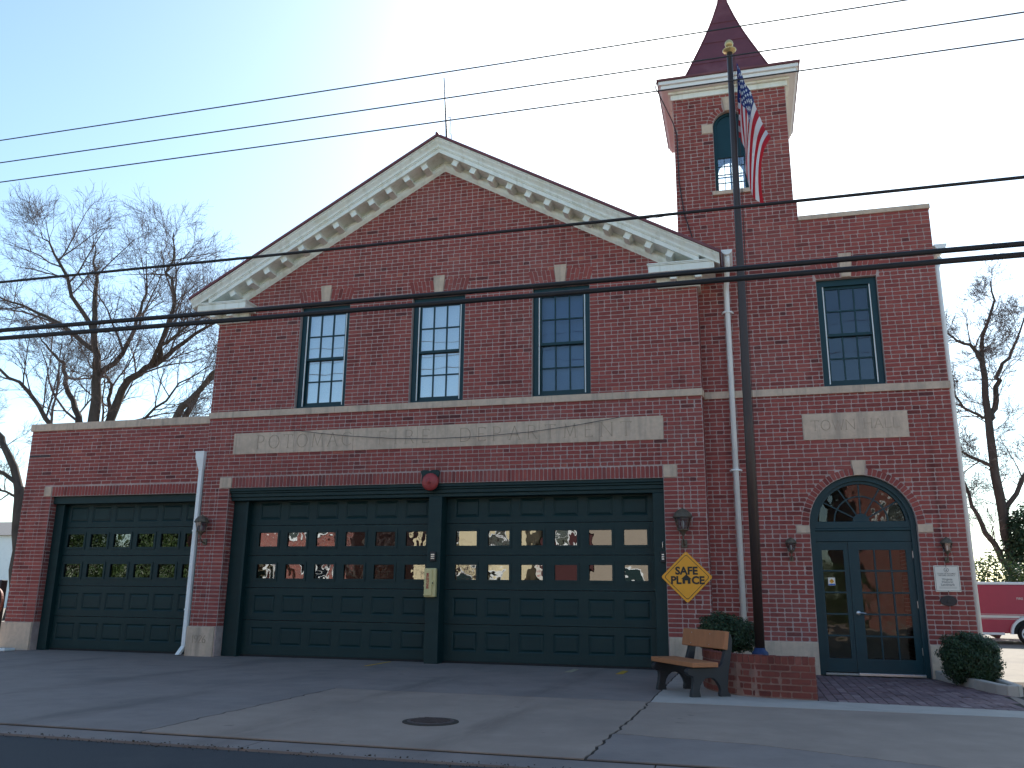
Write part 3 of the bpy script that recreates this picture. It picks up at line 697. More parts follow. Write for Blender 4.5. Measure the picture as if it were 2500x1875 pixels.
for side, xt, xf in ((-1, -.335, -.02), (1, 9.185, 8.87)):
    xr_ = lambda zz: CX + side * (zz)
    rake(fs, 'rake_crown_moulding', 'cream', crown, 8.843, xt, side)
    rake(fs, 'rake_fascia', 'cream', [(0, 0), (.37, 0), (.37, .075), (.385, .082), (.385, .102), (0, .102)], 8.741, xf - side * -.0, side)
    rake(fs, 'rake_frieze', 'cream', [(-.02, 0), (.02, 0), (.02, .1), (-.02, .1)], 8.645, xf - side * .1, side)
    rake(fs, 'rake_bed_moulding', 'cream', bed, 8.55, xf - side * .32, side)
    th = math.atan(SL)
    for k in range(13):
        X = CX + side * (.315 + k * .3365); z = 8.741 - SL * abs(X - CX)
        if z < 6.36: break
        mb = MB().xz([(-.055, -.105), (.055, -.105), (.055, -.02), (.068, 0), (-.068, 0), (-.055, -.02)], -.315, -.022)
        mb.xf(Matrix.Translation((X, 0, z + .002)) @ Matrix.Rotation(th * side, 4, 'Y'))
        mb.obj('modillion', 'cream', fs, bevel=.003, seg=1)
# cornice returns and side eaves
for x0, x1, xs in ((-.24, .76, -.24), (8.07, 9.10, 9.10)):
    MB().box(x0, x1, -.37, -.002, 6.105, 6.215).obj('return_fascia', 'cream', fs, bevel=.003)
    MB().box(x0 - .012, x1 + .012, -.385, -.001, 6.217, 6.235).box(x0 - .02, x1 + .02, -.395, 0, 6.237, 6.256).obj('return_cap', 'cream', fs, bevel=.003)
    a, b = (-.035, .655) if x0 < 0 else (8.17, XR + .035)
    MB().box(a, b, -.075, -.003, 5.99, 6.103).obj('return_frieze', 'cream', fs)
    MB().xz([(a + .02, 5.94), (b - .02, 5.94), (b + .01, 5.985), (a - .01, 5.985)], -.065, -.004).obj('return_bed_moulding', 'cream', fs)
    for mx in ((-.01, .34) if x0 < 0 else (8.40, 8.79)):
        MB().xz([(mx, 5.998), (mx + .105, 5.998), (mx + .105, 6.08), (mx + .12, 6.1), (mx - .015, 6.1), (mx, 6.08)], -.30, -.075).obj('modillion', 'cream', fs, bevel=.003, seg=1)
for s, xo, xi in ((-1, -.24, -.002), (1, 9.10, XR + .002)):
    MB().box(min(xo, xi), max(xo, xi), -.36, 12.2, 6.11, 6.21).obj('eave_soffit', 'cream', fs)
    a, b = (-.05, -.003) if s < 0 else (XR + .003, XR + .05)
    MB().box(a, b, 0.003, 12, 5.95, 6.108).obj('eave_frieze', 'cream', fs)
def half_gutter(parent, xc, zc, r, y0, y1, name='gutter', m='white'):
    n = 10; mb = MB(); t = .006; v = []
    for y in (y0, y1):
        for k in range(n + 1):
            q = math.pi + math.pi * k / n; v.append((xc + r * math.cos(q), y, zc + r * math.sin(q)))
    mb.add(v, [(k, k + 1, k + n + 2, k + n + 1) for k in range(n)])
    mb.add([v[k] for k in range(n + 1)], [tuple(range(n, -1, -1))])      # end cap
    return mb.obj(name, m, parent, smooth=False)
half_gutter(fs, -.345, 6.36, .095, -.40, 12)
half_gutter(fs, 9.30, 6.40, .085, -.34, 12)
# roof
for side, xe in ((-1, -.36), (1, 9.21)):
    t0 = 9.0 + .002; vs = []
    for y in (-.50, 12.3):
        for X, dz in ((CX, 0), (xe, 0), (xe, .045), (CX, .045)): vs.append((X, y, t0 - SL * abs(X - CX) + dz))
    f = [(0, 1, 2, 3), (7, 6, 5, 4), (0, 4, 5, 1), (1, 5, 6, 2), (2, 6, 7, 3)]
    rf = MB().add(vs, f if side < 0 else [q[::-1] for q in f]).obj('roof', 'roof', fs)
    for k in range(30):
        y = -.42 + k * .43; z0 = 9.047
        MB().add([(CX, y, z0), (xe, y, z0 - SL * abs(xe - CX)), (xe, y + .02, z0 - SL * abs(xe - CX)), (CX, y + .02, z0), (CX, y, z0 + .03), (xe, y, z0 + .03 - SL * abs(xe - CX)), (xe, y + .02, z0 + .03 - SL * abs(xe - CX)), (CX, y + .02, z0 + .03)],
                 [(0, 1, 5, 4), (2, 3, 7, 6), (4, 5, 6, 7), (1, 2, 6, 5)]).obj('roof_seam', 'roof', rf)
MB().tube([(CX, -.51, 9.045), (CX, 12.3, 9.045)], .03, 8).obj('ridge_cap', 'roof', fs)

# garage doors and their frames
def panel(mb, x0, x1, z0, z1, y):
    r3 = [(x0, x1, z0, z1, y), (x0 + .022, x1 - .022, z0 + .022, z1 - .022, y + .013), (x0 + .05, x1 - .05, z0 + .05, z1 - .05, y + .002)]
    v = []
    for a, b, c, d, yy in r3: v += [(a, yy, c), (b, yy, c), (b, yy, d), (a, yy, d)]
    f = []
    for k in range(2):
        for i in range(4): f.append((k * 4 + i, k * 4 + (i + 1) % 4, k * 4 + 4 + (i + 1) % 4, k * 4 + 4 + i))
    f.append((8, 9, 10, 11)); mb.add(v, f)
def garage_door(parent, x0, x1, cx0, pitch, y, name='garage_door', htop=2.70):
    ZC = [.335, .87, 1.425, 1.972, 2.47]
    bounds = [.03, .602, 1.147, 1.698, 2.215, htop]
    gd = None
    for k in range(5):
        hs = []; wdw = k in (2, 3)
        for i in range(6):
            c = cx0 + i * pitch
            hs.append((c - .188, c + .188, ZC[k] - .125, ZC[k] + .125) if wdw else (c - .21, c + .21, ZC[k] - .15, ZC[k] + .15))
        hs = [(max(h[0], x0 + .02), min(h[1], x1 - .02), h[2], h[3]) for h in hs]
        sec = MB().plate(x0, x1, bounds[k] + .004, bounds[k + 1] - .004, hs, y, y + .045)
        if gd is None:
            gd = sec.obj(name, 'green', parent, bevel=.003, seg=1)
            MB().box(x0, x1, y + .046, y + .05, .02, htop).obj('backing', 'dark', gd) if False else None
        else: sec.obj('door_section', 'green', gd, bevel=.003, seg=1)
        for h in hs:
            if wdw:
                MB().plate(h[0] - .03, h[1] + .03, h[2] - .03, h[3] + .03, [(h[0] + .006, h[1] - .006, h[2] + .006, h[3] - .006)], y - .012, y - .001).obj('window_trim', 'green', gd, bevel=.003, seg=1)
                MB().box(h[0], h[1], y + .018, y + .024, h[2], h[3]).obj('pane', 'glass_door', gd)
            else:
                mb = MB(); panel(mb, *h, y + .001); mb.obj('raised_panel', 'green', gd)
    MB().box(x0, x1, y + .005, y + .04, -.004, .03).obj('bottom_seal', 'rubber', gd)
    return gd
garage_door(fs, .82, 4.36, 1.218, .5565, .30); garage_door(fs, 4.50, 8.03, 4.889, .5585, .30)
MB().box(.532, .835, .20, .32, 0, 2.64).box(.80, .85, .16, .2, 0, 2.64).obj('door_jamb', 'green', fs, bevel=.006)
MB().box(7.985, 8.168, .10, .30, 0, 2.64).obj('door_jamb', 'green', fs, bevel=.006)
post = MB().box(4.31, 4.54, .03, .29, 0, 2.642).obj('door_post', 'green', fs, bevel=.008)
MB().box(.532, 8.168, .10, .29, 2.642, 2.70).box(.532, 8.168, .07, .29, 2.702, 2.765).box(.532, 8.168, .045, .29, 2.767, 2.80).box(.532, 8.168, .02, .29, 2.802, 2.855).obj('door_header', 'green', fs, bevel=.006)

# ------------------------------------------------------------------ low garage annex on the left
an = thing('garage_annex', 'low flat-roofed brick garage annex with one green door and pale coping', 'building', (-2.0, .05, 0))
AY = .05
awall = MB().plate(-3.98, -.002, -.1, 4.06, [(-3.33, 1, -1, 2.79)], AY, AY + .3).obj('front_wall', 'mortar', an)
MB().box(-3.979, -3.7, AY + .302, 9, -.1, 4.06).box(-3.7, -.004, 8.7, 9, -.1, 4.06).obj('side_wall', 'texbrick', an)
MB().box(-3.7, -.004, AY + .302, 8.7, 3.8, 3.9).obj('roof', 'shingle', an)
MB().box(-3.7, -.004, AY + .4, 8.7, -.1, .004).obj('garage_floor', 'dark', an)
FA = Frame((0, AY), (1, 0)); W = Wall(33)
W.fill(FA, -3.98, -.004, .49, 4.06, [(-3.33, 1, 0, 2.79), (-3.33, 1, 2.79, 2.975), (-3.50, -3.33, 2.79, 2.975), (-3.535, -3.33, .49, 2.79)], 'common')
W.fill(FA, -3.535, -3.33, .49, 2.79, (), 'stack')
x = -3.325
while x < -.07:
    W.rect(FA, x + .0068, x + .0677 - .0068, 2.797, 2.968); x += .0677
FAl = Frame((-3.33, AY), (0, 1)); W.fill(FAl, .004, .29, .49, 2.79, (), 'english')
W.build(awall, M['brick'], M['brick_one'])
course(an, -4.01, -.004, AY - .03, AY + .33, 4.06, 4.20, 1.0, 'coping_stone')
MB().box(-3.50 + .003, -3.333, AY - .018, AY + .1, 2.793, 2.972).obj('corner_block', 'stone', an, bevel=.006)
MB().box(-4.02, -3.34, AY - .04, AY + .29, -.05, .487).obj('base_stone', 'stone', an, bevel=.012)
MB().box(-3.328, -.004, AY + .07, AY + .28, 2.65, 2.787).box(-3.328, -3.13, AY + .15, AY + .28, 0, 2.648).obj('door_frame', 'green', an, bevel=.006)
garage_door(an, -3.14, -.006, -2.858, .5125, AY + .25)
MB().box(-3.95, -3.48, AY - .014, AY - .0, 3.555, 3.585).obj('iron_tie', 'darkbronze', an)

# ------------------------------------------------------------------ town hall wing with bell tower
TY = .36; TX0, TX1 = 8.515, 10.41; WXR = 12.417
th = thing('town_hall', 'red brick town hall wing with arched green entrance and square bell tower', 'building', (10.6, TY, 0))
DC, DZ, DR = 11.033, 2.135, .741            # entrance arch
BC, BZ, BR = 9.45, 8.985, .27               # belfry window arch
mb = MB().plate(XR + .002, WXR, -.1, 7.07, [(DC - DR, DC + DR, -1, DZ + DR), (10.655, 11.555, 4.262, 6.03)], TY, TY + .3)
arch_spandrels(mb, DC, DZ, DR, DZ + DR, TY, TY + .3)
mb.plate(TX0, TX1, 7.07, 9.6, [(BC - BR, BC + BR, 7.745, BZ + BR)], TY, TY + .22)
arch_spandrels(mb, BC, BZ, BR, BZ + BR, TY, TY + .22)
mb.box(TX0, XR + .002, TY, TY + .22, 6.0, 7.07).box(TX1 + .001, TX1 + .05, TY, TY + .22, 7.071, 7.41)
twall = mb.obj('front_wall', 'mortar', th)
TB = TY + (TX1 - TX0)
mb = MB().plate(TX0, TX1, 6.0, 9.6, [(BC - BR, BC + BR, 7.745, BZ + BR)], TB - .22, TB)
arch_spandrels(mb, BC, BZ, BR, BZ + BR, TB - .22, TB); mb.obj('tower_back_wall', 'texbrick', th)
MB().box(TX0 + .001, TX0 + .22, TY + .222, TB - .222, 6.0, 9.6).obj('tower_side_wall', 'texbrick', th)
MB().box(TX1 - .22, TX1 - .001, TY + .222, TB - .222, 6.0, 9.6).obj('tower_side_wall', 'texbrick', th)
MB().box(TX0 + .22, TX1 - .22, TY + .222, TB - .222, 7.3, 7.4).obj('belfry_floor', 'dark', th)
MB().box(WXR - .3, WXR - .002, TY + .302, 10, -.1, 7.07).box(XR + .01, WXR - .3, 9.7, 10, -.1, 7.07).obj('side_wall', 'texbrick', th)
MB().box(XR + .003, WXR - .3, TY + .302, 9.7, 6.6, 6.7).obj('roof', 'shingle', th)
MB().box(XR + .003, WXR - .3, TY + .302, 9.7, 3.9, 4.0).obj('upper_floor', 'plaster', th)
MB().box(9.9, WXR - .3, TY + .31, 4.2, -.1, .02).obj('hall_floor', 'plaster', th)
MB().box(9.9, WXR - .3, 4.2, 4.3, 0, 3.9).box(9.9, 10.0, TY + .31, 4.2, 0, 3.9).obj('hall_wall', 'plaster', th)
FT = Frame((0, TY), (1, 0)); W = Wall(45)
KX0, KX1 = 10.945, 11.149
hl = [(DC - DR, DC + DR, 0, DZ), (10.095, DC - DR, 2.02, 2.137), (DC + DR, 11.98, 2.02, 2.137), (10.294, 11.796, 3.43, 3.837), (0, 20, 4.145, 4.26), (10.655, 11.555, 4.26, 6.03), (10.615, 11.595, 6.03, 6.31), (KX0, KX1, 2.87, 3.10),
      (BC - BR, BC + BR, 7.67, BZ), (9.12, 9.77, 7.67, 7.75), (8.992, BC - BR, 8.856, 9.03), (BC + BR, 9.905, 8.856, 9.03), (BC - .1, BC + .1, 9.25, 9.515)]
W.fill(FT, XR, WXR, .455, 9.58, hl, 'english', lo=lambda z: XR + .003 if z < 6.1 else TX0 + .002, hi=lambda z: WXR - .002 if z < 7.07 else (TX1 - .002 if z > 7.4 else TX1 + .05), arcs=[(DC, DZ, DR + .115), (BC, BZ, BR + .105)])
ring_arch(W, FT, DC, DZ, DR + .004, DR + .11, lambda x: KX0 + .02 < x < KX1 - .02, 38)
ring_arch(W, FT, BC, BZ, BR + .004, BR + .10, lambda x: abs(x - BC) < .06, 17)
jack_arch(W, FT, 10.655, 11.555, 6.035, .27, 11.105, .2, 5)
W.build(twall, M['brick'], M['brick_one'])
# stone pieces
course(th, XR + .032, WXR + .015, TY - .03, TY + .1, 4.145, 4.26, 1.15, 'belt_stone')
course(th, TX1 + .05, WXR + .02, TY - .025, TY + .33, 7.072, 7.15, 1.0, 'coping_stone')
MB().box(10.294, 11.796, TY - .014, TY + .1, 3.43, 3.837).obj('name_stone', 'stone', th, bevel=.003)
for wd_, a_, b_, z_, h_ in (('TOWN', 10.42, 11.04, 3.575, .155), ('HALL', 11.18, 11.665, 3.585, .15)):
    mb = MB(); strokes(mb, wd_, a_, b_, z_, h_, TY - .0145, .009); mb.obj('carved_word', 'painted_groove', th)
for a, b in ((10.097, DC - DR - .003), (DC + DR + .003, 11.978)): MB().box(a, b, TY - .022, TY + .1, 2.022, 2.135).obj('impost_block', 'stone', th, bevel=.005)
keystone(th, TY, (KX0 + KX1) / 2, .145, .205, 2.872, 3.10); keystone(th, TY, 11.115, .14, .2, 6.034, 6.437); keystone(th, TY, BC, .12, .19, 9.25, 9.515)
for a, b in ((8.994, BC - BR - .003), (BC + BR + .003, 9.903)): MB().box(a, b, TY - .02, TY + .1, 8.858, 9.028).obj('impost_block', 'stone', th, bevel=.005)
MB().box(9.122, 9.768, TY - .05, TY + .2, 7.672, 7.745).obj('window_sill', 'stone', th, bevel=.005)
MB().box(XR + .032, DC - DR - .002, TY - .03, TY + .25, -.05, .452).obj('base_stone', 'stone', th, bevel=.01)
MB().box(DC + DR + .002, WXR + .02, TY - .03, TY + .25, -.05, .452).obj('base_stone', 'stone', th, bevel=.01)
dh_window(th, 10.658, 11.552, 4.263, 6.027, TY + .075, 0.0, 'blind_sky_dark', 'glass_dark')  # added blind sheet, its colour imitating a dark window reflecting sky
# belfry window: louvre board above, small leaded panes below, matching opening at the back
def arc_pts(cx, cz, r, a0, a1, n): return [(cx + r * math.cos(a0 + (a1 - a0) * i / n), cz + r * math.sin(a0 + (a1 - a0) * i / n)) for i in range(n + 1)]
def arch_frame(parent, cx, cz, r, z0, t, y0, y1, name, m='green_wood', n=18):
    mb = MB()
    o_ = arc_pts(cx, cz, r, 0, math.pi, n); i_ = arc_pts(cx, cz, r - t, 0, math.pi, n)
    for k in range(n): mb.xz([i_[k], o_[k], o_[k + 1], i_[k + 1]], y0, y1)
    mb.xz([(cx - r, z0), (cx - r + t, z0), (cx - r + t, cz), (cx - r, cz)], y0, y1); mb.xz([(cx + r - t, z0), (cx + r, z0), (cx + r, cz), (cx + r - t, cz)], y0, y1)
    return mb.obj(name, m, parent)
bwn = arch_frame(th, BC, BZ, BR - .002, 7.747, .05, TY + .07, TY + .15, 'belfry_window')
brd = MB(); hi_ = arc_pts(BC, BZ, BR - .052, 0, math.pi, 14)
brd.xz([(BC - BR + .05, 8.47), (BC + BR - .05, 8.47)] + hi_, TY + .09, TY + .12); brd.obj('arched_board', 'green_wood', bwn)
MB().box(BC - BR + .05, BC + BR - .05, TY + .085, TY + .125, 8.41, 8.468).box(BC - BR + .05, BC + BR - .05, TY + .085, TY + .125, 7.747, 7.79).obj('rail', 'green_wood', bwn)
for k in range(1, 4): MB().box(BC - .22 + k * .11 - .006, BC - .22 + k * .11 + .006, TY + .1, TY + .115, 7.79, 8.41).obj('muntin', 'green_wood', bwn)
for k in range(1, 4): MB().box(BC - .22, BC + .22, TY + .099, TY + .116, 7.79 + k * .155 - .006, 7.79 + k * .155 + .006).obj('muntin', 'green_wood', bwn)
for i in range(4):
    for j in range(4): MB().box(BC - .22 + i * .11 + .006, BC - .22 + i * .11 + .104, TY + .106, TY + .109, 7.79 + j * .155 + .006, 7.79 + j * .155 + .149).obj('pane', 'glass', bwn)
bw2 = arch_frame(th, BC, BZ, BR - .002, 7.747, .04, TB - .15, TB - .09, 'belfry_window')
MB().box(BC - .012, BC + .012, TB - .13, TB - .11, 7.747, BZ + BR - .04).obj('muntin', 'green_wood', bw2)
for z in (8.2, 8.55, 8.9): MB().box(BC - BR + .04, BC + BR - .04, TB - .131, TB - .109, z - .01, z + .01).obj('muntin', 'green_wood', bw2)
# tower cornice and bell-cast roof
TC = ((TX0 + TX1) / 2, (TY + TB) / 2); hw = (TX1 - TX0) / 2
def sqring(name, ov, z0, z1, m='cream'): return MB().box(TC[0] - hw - ov, TC[0] + hw + ov, TC[1] - hw - ov, TC[1] + hw + ov, z0, z1).obj(name, m, th, bevel=.008)
sqring('tower_frieze', .035, 9.575, 9.675); sqring('tower_bed_moulding', .075, 9.677, 9.72); sqring('tower_soffit', .19, 9.722, 9.79, 'white'); sqring('tower_crown_moulding', .225, 9.792, 9.86, 'white')
prof = [(1.20, 9.862), (1.205, 9.892), (1.0, 9.935), (.82, 9.99), (.745, 10.12), (.66, 10.34), (.56, 10.61), (.46, 10.88), (.36, 11.16), (.27, 11.43), (.19, 11.69), (.125, 11.93), (.085, 12.08), (.066, 12.22), (.06, 12.5)]
mb = MB(); k = 0; v = []; f = []
for h, z in prof:
    for sx, sy in ((-1, -1), (1, -1), (1, 1), (-1, 1)): v.append((TC[0] + sx * h, TC[1] + sy * h, z))
for i in range(len(prof) - 1):
    for j in range(4): f.append((i * 4 + j, i * 4 + (j + 1) % 4, i * 4 + 4 + (j + 1) % 4, i * 4 + 4 + j))
f += [(3, 2, 1, 0), tuple(range(len(v) - 4, len(v)))]
tr = mb.add(v, f).obj('tower_roof', 'roof', th)
for sx, sy in ((-1, -1), (1, -1), (1, 1), (-1, 1)): MB().tube([(TC[0] + sx * h, TC[1] + sy * h, z + .004) for h, z in prof[2:]], .014, 6).obj('hip_roll', 'roof', tr)
for z in (10.48, 11.02, 11.55):      # sheet seams across the roof faces
    h = np.interp(z, [p[1] for p in prof], [p[0] for p in prof]) + .004
    MB().tube([(TC[0] - h, TC[1] - h, z), (TC[0] + h, TC[1] - h, z), (TC[0] + h, TC[1] + h, z), (TC[0] - h, TC[1] + h, z), (TC[0] - h, TC[1] - h, z)], .006, 5).obj('roof_seam', 'roof', tr)
MB().lathe([(.05, 12.4), (.07, 12.5), (.1, 12.62), (.06, 12.75), (.02, 12.85), (.012, 13.4)], (TC[0], TC[1], 0), 12).obj('finial', 'roof', tr, smooth=True)

# entrance: arched frame, fanlight, narrow fixed leaf and glazed door
ey = TY + .09
arch_frame(th, DC, DZ, DR - .002, 0.0, .075, ey - .02, ey + .12, 'entrance_frame', 'green_wood', 28)
MB().box(DC - DR + .073, DC + DR - .073, ey, ey + .1, 2.095, 2.195).box(DC - DR + .073, DC + DR - .073, ey - .012, ey + .09, 2.06, 2.093).box(DC - DR + .073, DC + DR - .073, ey + .012, ey + .1, 1.90, 2.058).obj('transom_bar', 'green_wood', th, bevel=.005)
FCZ = 2.195; fr_ = DR - .077; fz = math.sqrt(max(0, fr_ ** 2 - (FCZ - DZ) ** 2))
fan = arch_frame(th, DC, DZ, fr_, DZ + .04, .045, ey + .02, ey + .08, 'fanlight', 'green_wood', 28)
rad = [math.pi * k / 6 for k in range(1, 6)]
Ro = fr_ - .04
for t in rad:
    c, s = math.cos(t), math.sin(t); px, pz = -s * .010, c * .010
    MB().xz([(DC + .1 * c - px, FCZ + .1 * s - pz), (DC + .1 * c + px, FCZ + .1 * s + pz), (DC + (Ro - .035 * s) * c + px, FCZ + (Ro - .06 * s) * s + pz), (DC + (Ro - .035 * s) * c - px, FCZ + (Ro - .06 * s) * s - pz)][::-1], ey + .035, ey + .06).obj('fan_bar', 'green_wood', fan)
mb = MB(); a_ = arc_pts(DC, FCZ, .385, 0, math.pi, 22); b_ = arc_pts(DC, FCZ, .365, 0, math.pi, 22)
for k in range(22): mb.xz([b_[k], a_[k], a_[k + 1], b_[k + 1]], ey + .036, ey + .059)
mb.obj('fan_ring', 'green_wood', fan)
MB().xz([(DC - .13, FCZ), (DC + .13, FCZ)] + arc_pts(DC, FCZ, .12, .05, math.pi - .05, 10), ey + .03, ey + .07).obj('fan_hub', 'green_wood', fan)
for k in range(6):
    a0, a1 = math.pi * k / 6 + .012, math.pi * (k + 1) / 6 - .012
    for r0, r1 in ((.115, .37), (.38, Ro - .03)):
        p0 = arc_pts(DC, FCZ, r0, a0, a1, 5); p1 = arc_pts(DC, FCZ, r1, a0, a1, 5)
        p1 = [(x, min(z, DZ + math.sqrt(max(0, (fr_ - .02) ** 2 - (x - DC) ** 2)))) for x, z in p1]
        mb = MB()
        for i in range(5): mb.xz([p0[i], p1[i], p1[i + 1], p0[i + 1]], ey + .046, ey + .05)
        mb.obj('pane', 'glass_entry', fan)
RZ = [.22, .549, .854, 1.162, 1.474, 1.789]
def leaf(x0, x1, gx, name, y):
    hs = [(a, b, RZ[j] + .012, RZ[j + 1] - .012) for a, b in gx for j in range(5)]
    d = MB().plate(x0, x1, .045, 1.897, hs, y, y + .045).obj(name, 'green_wood', th, bevel=.004)
    for h in hs: MB().box(h[0] - .003, h[1] + .003, y + .02, y + .025, h[2] - .003, h[3] + .003).obj('pane', 'glass_entry', d)
    return d
l1 = leaf(DC - DR + .075, 10.812, [(10.442, 10.744)], 'side_leaf', ey + .03)
gw = (11.601 - 10.961 - 2 * .022) / 3
l2 = leaf(10.815, DC + DR - .075, [(10.961 + i * (gw + .022), 10.961 + i * (gw + .022) + gw) for i in range(3)], 'entrance_door', ey + .02)
mb = MB().lathe([(.0, -.01), (.03, -.01), (.034, 0), (.034, .012), (.02, .018)], (0, 0, 0), 14); mb.xf(Matrix.Translation((10.885, ey + .01, .87)) @ Matrix.Rotation(R(90), 4, 'X')); mb.obj('knob', 'steel', l2, smooth=True)
MB().tube([(10.885, ey - .02, .87), (10.93, ey - .028, .872), (10.985, ey - .028, .866)], .009, 8).obj('lever', 'steel', l2)
for z in (.30, .95, 1.66): MB().box(11.688, 11.698, ey + .004, ey + .018, z, z + .1).obj('hinge', 'steel', l2)
MB().box(10.815, 11.70, ey - .06, ey + .06, .004, .042).obj('threshold', 'steel', th, bevel=.004)
MB().box(10.37, 10.813, ey - .05, ey + .06, .004, .03).obj('threshold', 'concrete_pale', th, bevel=.004)
st = MB().box(10.502, 10.602, ey + .048, ey + .049, 1.26, 1.375).obj('sticker', 'plaque', l1)
MB().xz([(10.552 - .036, 1.322), (10.552, 1.286), (10.552 + .036, 1.322), (10.552, 1.358)], ey + .0462, ey + .0472).obj('sticker_diamond', 'signyellow', l1)
MB().box(10.505, 10.599, ey + .0466, ey + .0474, 1.263, 1.285).obj('sticker_band', 'blueprint', l1)
text('SAFE\nPLACE', .017, Vector((10.552, ey + .0455, 1.324)), 'black', l1, 'sticker_lettering', ext=.0002)

# ------------------------------------------------------------------ gutters, downspouts, cables fixed to the buildings
d1 = thing('downspout', 'white round downspout in the corner between fire station and town hall', 'downspout', (9.24, .25, .4))
MB().tube([(9.30, -.26, 6.33), (9.30, -.26, 6.20), (9.265, .18, 5.98), (9.262, .26, 5.85), (9.262, .26, .35)], .042, 12).obj('pipe', 'white', d1, smooth=True)
for z in (5.55, 2.98): MB().tube([(9.18, .305, z), (9.205, .23, z), (9.262, .212, z), (9.32, .23, z), (9.345, .305, z)], .016, 6).obj('strap', 'white', d1); 
d2 = thing('downspout', 'white square downspout with funnel head on the low garage annex', 'downspout', (-.06, -.02, 0))
mb = MB(); v = []
for (a, b, y0, y1, z) in ((-.165, .005, -.085, .03, 3.51), (-.165, .005, -.085, .03, 3.42), (-.105, -.025, -.045, .03, 3.20)): v += [(a, y0, z), (b, y0, z), (b, y1, z), (a, y1, z)]
mb.add(v, [(0, 1, 2, 3), (11, 10, 9, 8)] + [(k * 4 + 4 + i, k * 4 + 4 + (i + 1) % 4, k * 4 + (i + 1) % 4, k * 4 + i) for k in range(2) for i in range(4)]); mb.box(-.175, .012, -.095, .03, 3.505, 3.53)
mb.obj('funnel_head', 'white', d2)
MB().box(-.10, -.03, -.045, .03, .16, 3.2).obj('pipe', 'white', d2, bevel=.006)
MB().add([(-.10, -.045, .16), (-.03, -.045, .16), (-.03, .03, .16), (-.10, .03, .16), (-.15, -.12, .02), (-.08, -.12, .02), (-.08, -.05, .02), (-.15, -.05, .02)], [(0, 1, 5, 4), (1, 2, 6, 5), (2, 3, 7, 6), (3, 0, 4, 7), (7, 6, 5, 4)][::1]).obj('shoe', 'white', d2)
for z in (.75, 2.1): MB().box(-.106, -.024, -.05, .032, z, z + .03).obj('strap', 'white', d2)
d3 = thing('downspout', 'white downspout along the outer right corner of the town hall', 'downspout', (12.46, .5, .3))
MB().tube([(12.53, .55, 6.30), (12.465, .5, 6.1), (12.465, .5, .1)], .04, 10).obj('pipe', 'white', d3, smooth=True)
half_gutter(d3, 12.53, 6.47, .092, .38, 9.5)
cb = MB().tube([(8.27, .12, 9.86), (8.24, .11, 9.74), (8.31, .13, 9.58), (8.50, .30, 9.15), (8.565, .335, 8.9), (8.575, .34, 7.95), (8.64, .34, 7.38), (8.74, .33, 7.0), (8.80, .33, 6.7)], .010, 6).obj('lightning_conductor', 'darkbronze')
tag(cb, 'dark conductor cable running down the left front edge of the bell tower', 'cable')
wv = []
for k in range(13):
    t = k / 12; wv.append((7.70 + t * .85, .5, 7.50 - .06 * math.sin(math.pi * t) + t * .02))
tag(MB().tube(wv, .006, 5).obj('roof_wire', 'wire'), 'thin sagging wire from the red roof slope to the bell tower', 'wire')
sg = [(1.70, 3.86), (2.3, 3.77), (2.835, 3.705), (3.6, 3.635), (4.309, 3.602), (5.2, 3.61), (6.04, 3.652), (6.8, 3.73), (7.53, 3.835)]
tag(MB().tube([(x, -.05, z) for x, z in sg], .0045, 5).obj('sagging_wire', 'cable'), 'thin dark wire sagging in front of the carved name stone', 'wire')
at = thing('roof_antenna', 'slender whip antenna standing on the fire station roof ridge', 'antenna', (4.30, .3, 9.0))
MB().tube([(4.33, .3, 9.0), (4.30, .3, 9.6), (4.24, .3, 10.45)], [.022, .02, .013], 6).obj('mast', 'wire', at); MB().tube([(4.24, .3, 10.45), (4.215, .3, 10.72)], .010, 5).obj('tip', 'wire', at)
MB().tube([(4.33, .3, 9.85), (4.37, .3, 9.85), (4.375, .3, 9.5), (4.40, .3, 9.48), (4.42, .3, 9.02)], .008, 5).obj('side_rod', 'wire', at)

# ------------------------------------------------------------------ things fixed to the fronts
def lantern(x, y, z0, z1, w_, label, sides=6, name='wall_lantern'):
    h = z1 - z0; yc = y - w_ * .62
    t = thing(name, label, 'lamp', (x, y, z0), 'wall lanterns on the brick fronts')
    c = (x, yc, z0)
    MB().lathe([(w_ * .5, h * .74), (w_ * .52, h * .755), (w_ * .50, h * .775), (w_ * .42, h * .86), (w_ * .25, h * .94), (w_ * .06, h * .975), (w_ * .05, h)], c, sides * 2).obj('cap', 'lampmetal', t)
    MB().lathe([(w_ * .27, h * .44), (w_ * .44, h * .74)], c, sides).obj('glass', 'lampglass', t)
    for k in range(sides):
        q = 2 * math.pi * (k + .0) / sides
        MB().tube([(x + w_ * .275 * math.cos(q), yc + w_ * .275 * math.sin(q), z0 + h * .44), (x + w_ * .45 * math.cos(q), yc + w_ * .45 * math.sin(q), z0 + h * .74)], w_ * .018, 5).obj('cage_bar', 'lampmetal', t)
    MB().lathe([(w_ * .04, h * .28), (w_ * .1, h * .33), (w_ * .2, h * .40), (w_ * .31, h * .43), (w_ * .31, h * .45), (w_ * .1, h * .455)], c, sides * 2).obj('base_cup', 'lampmetal', t)
    MB().lathe([(w_ * .03, h * .45), (w_ * .05, h * .5), (w_ * .075, h * .58), (w_ * .06, h * .65), (w_ * .02, h * .67)], c, 10).obj('bulb', 'bulb', t, smooth=True)
    MB().tube([(x, yc, z0 + h * .29), (x, yc, z0 + h * .20), (x, yc + w_ * .2, z0 + h * .1), (x, y - .015, z0 + h * .06)], w_ * .045, 8).obj('bracket', 'lampmetal', t)
    MB().box(x - w_ * .16, x + w_ * .16, y - .022, y - .001, z0, z0 + h * .2).obj('back_plate', 'lampmetal', t, bevel=.006)
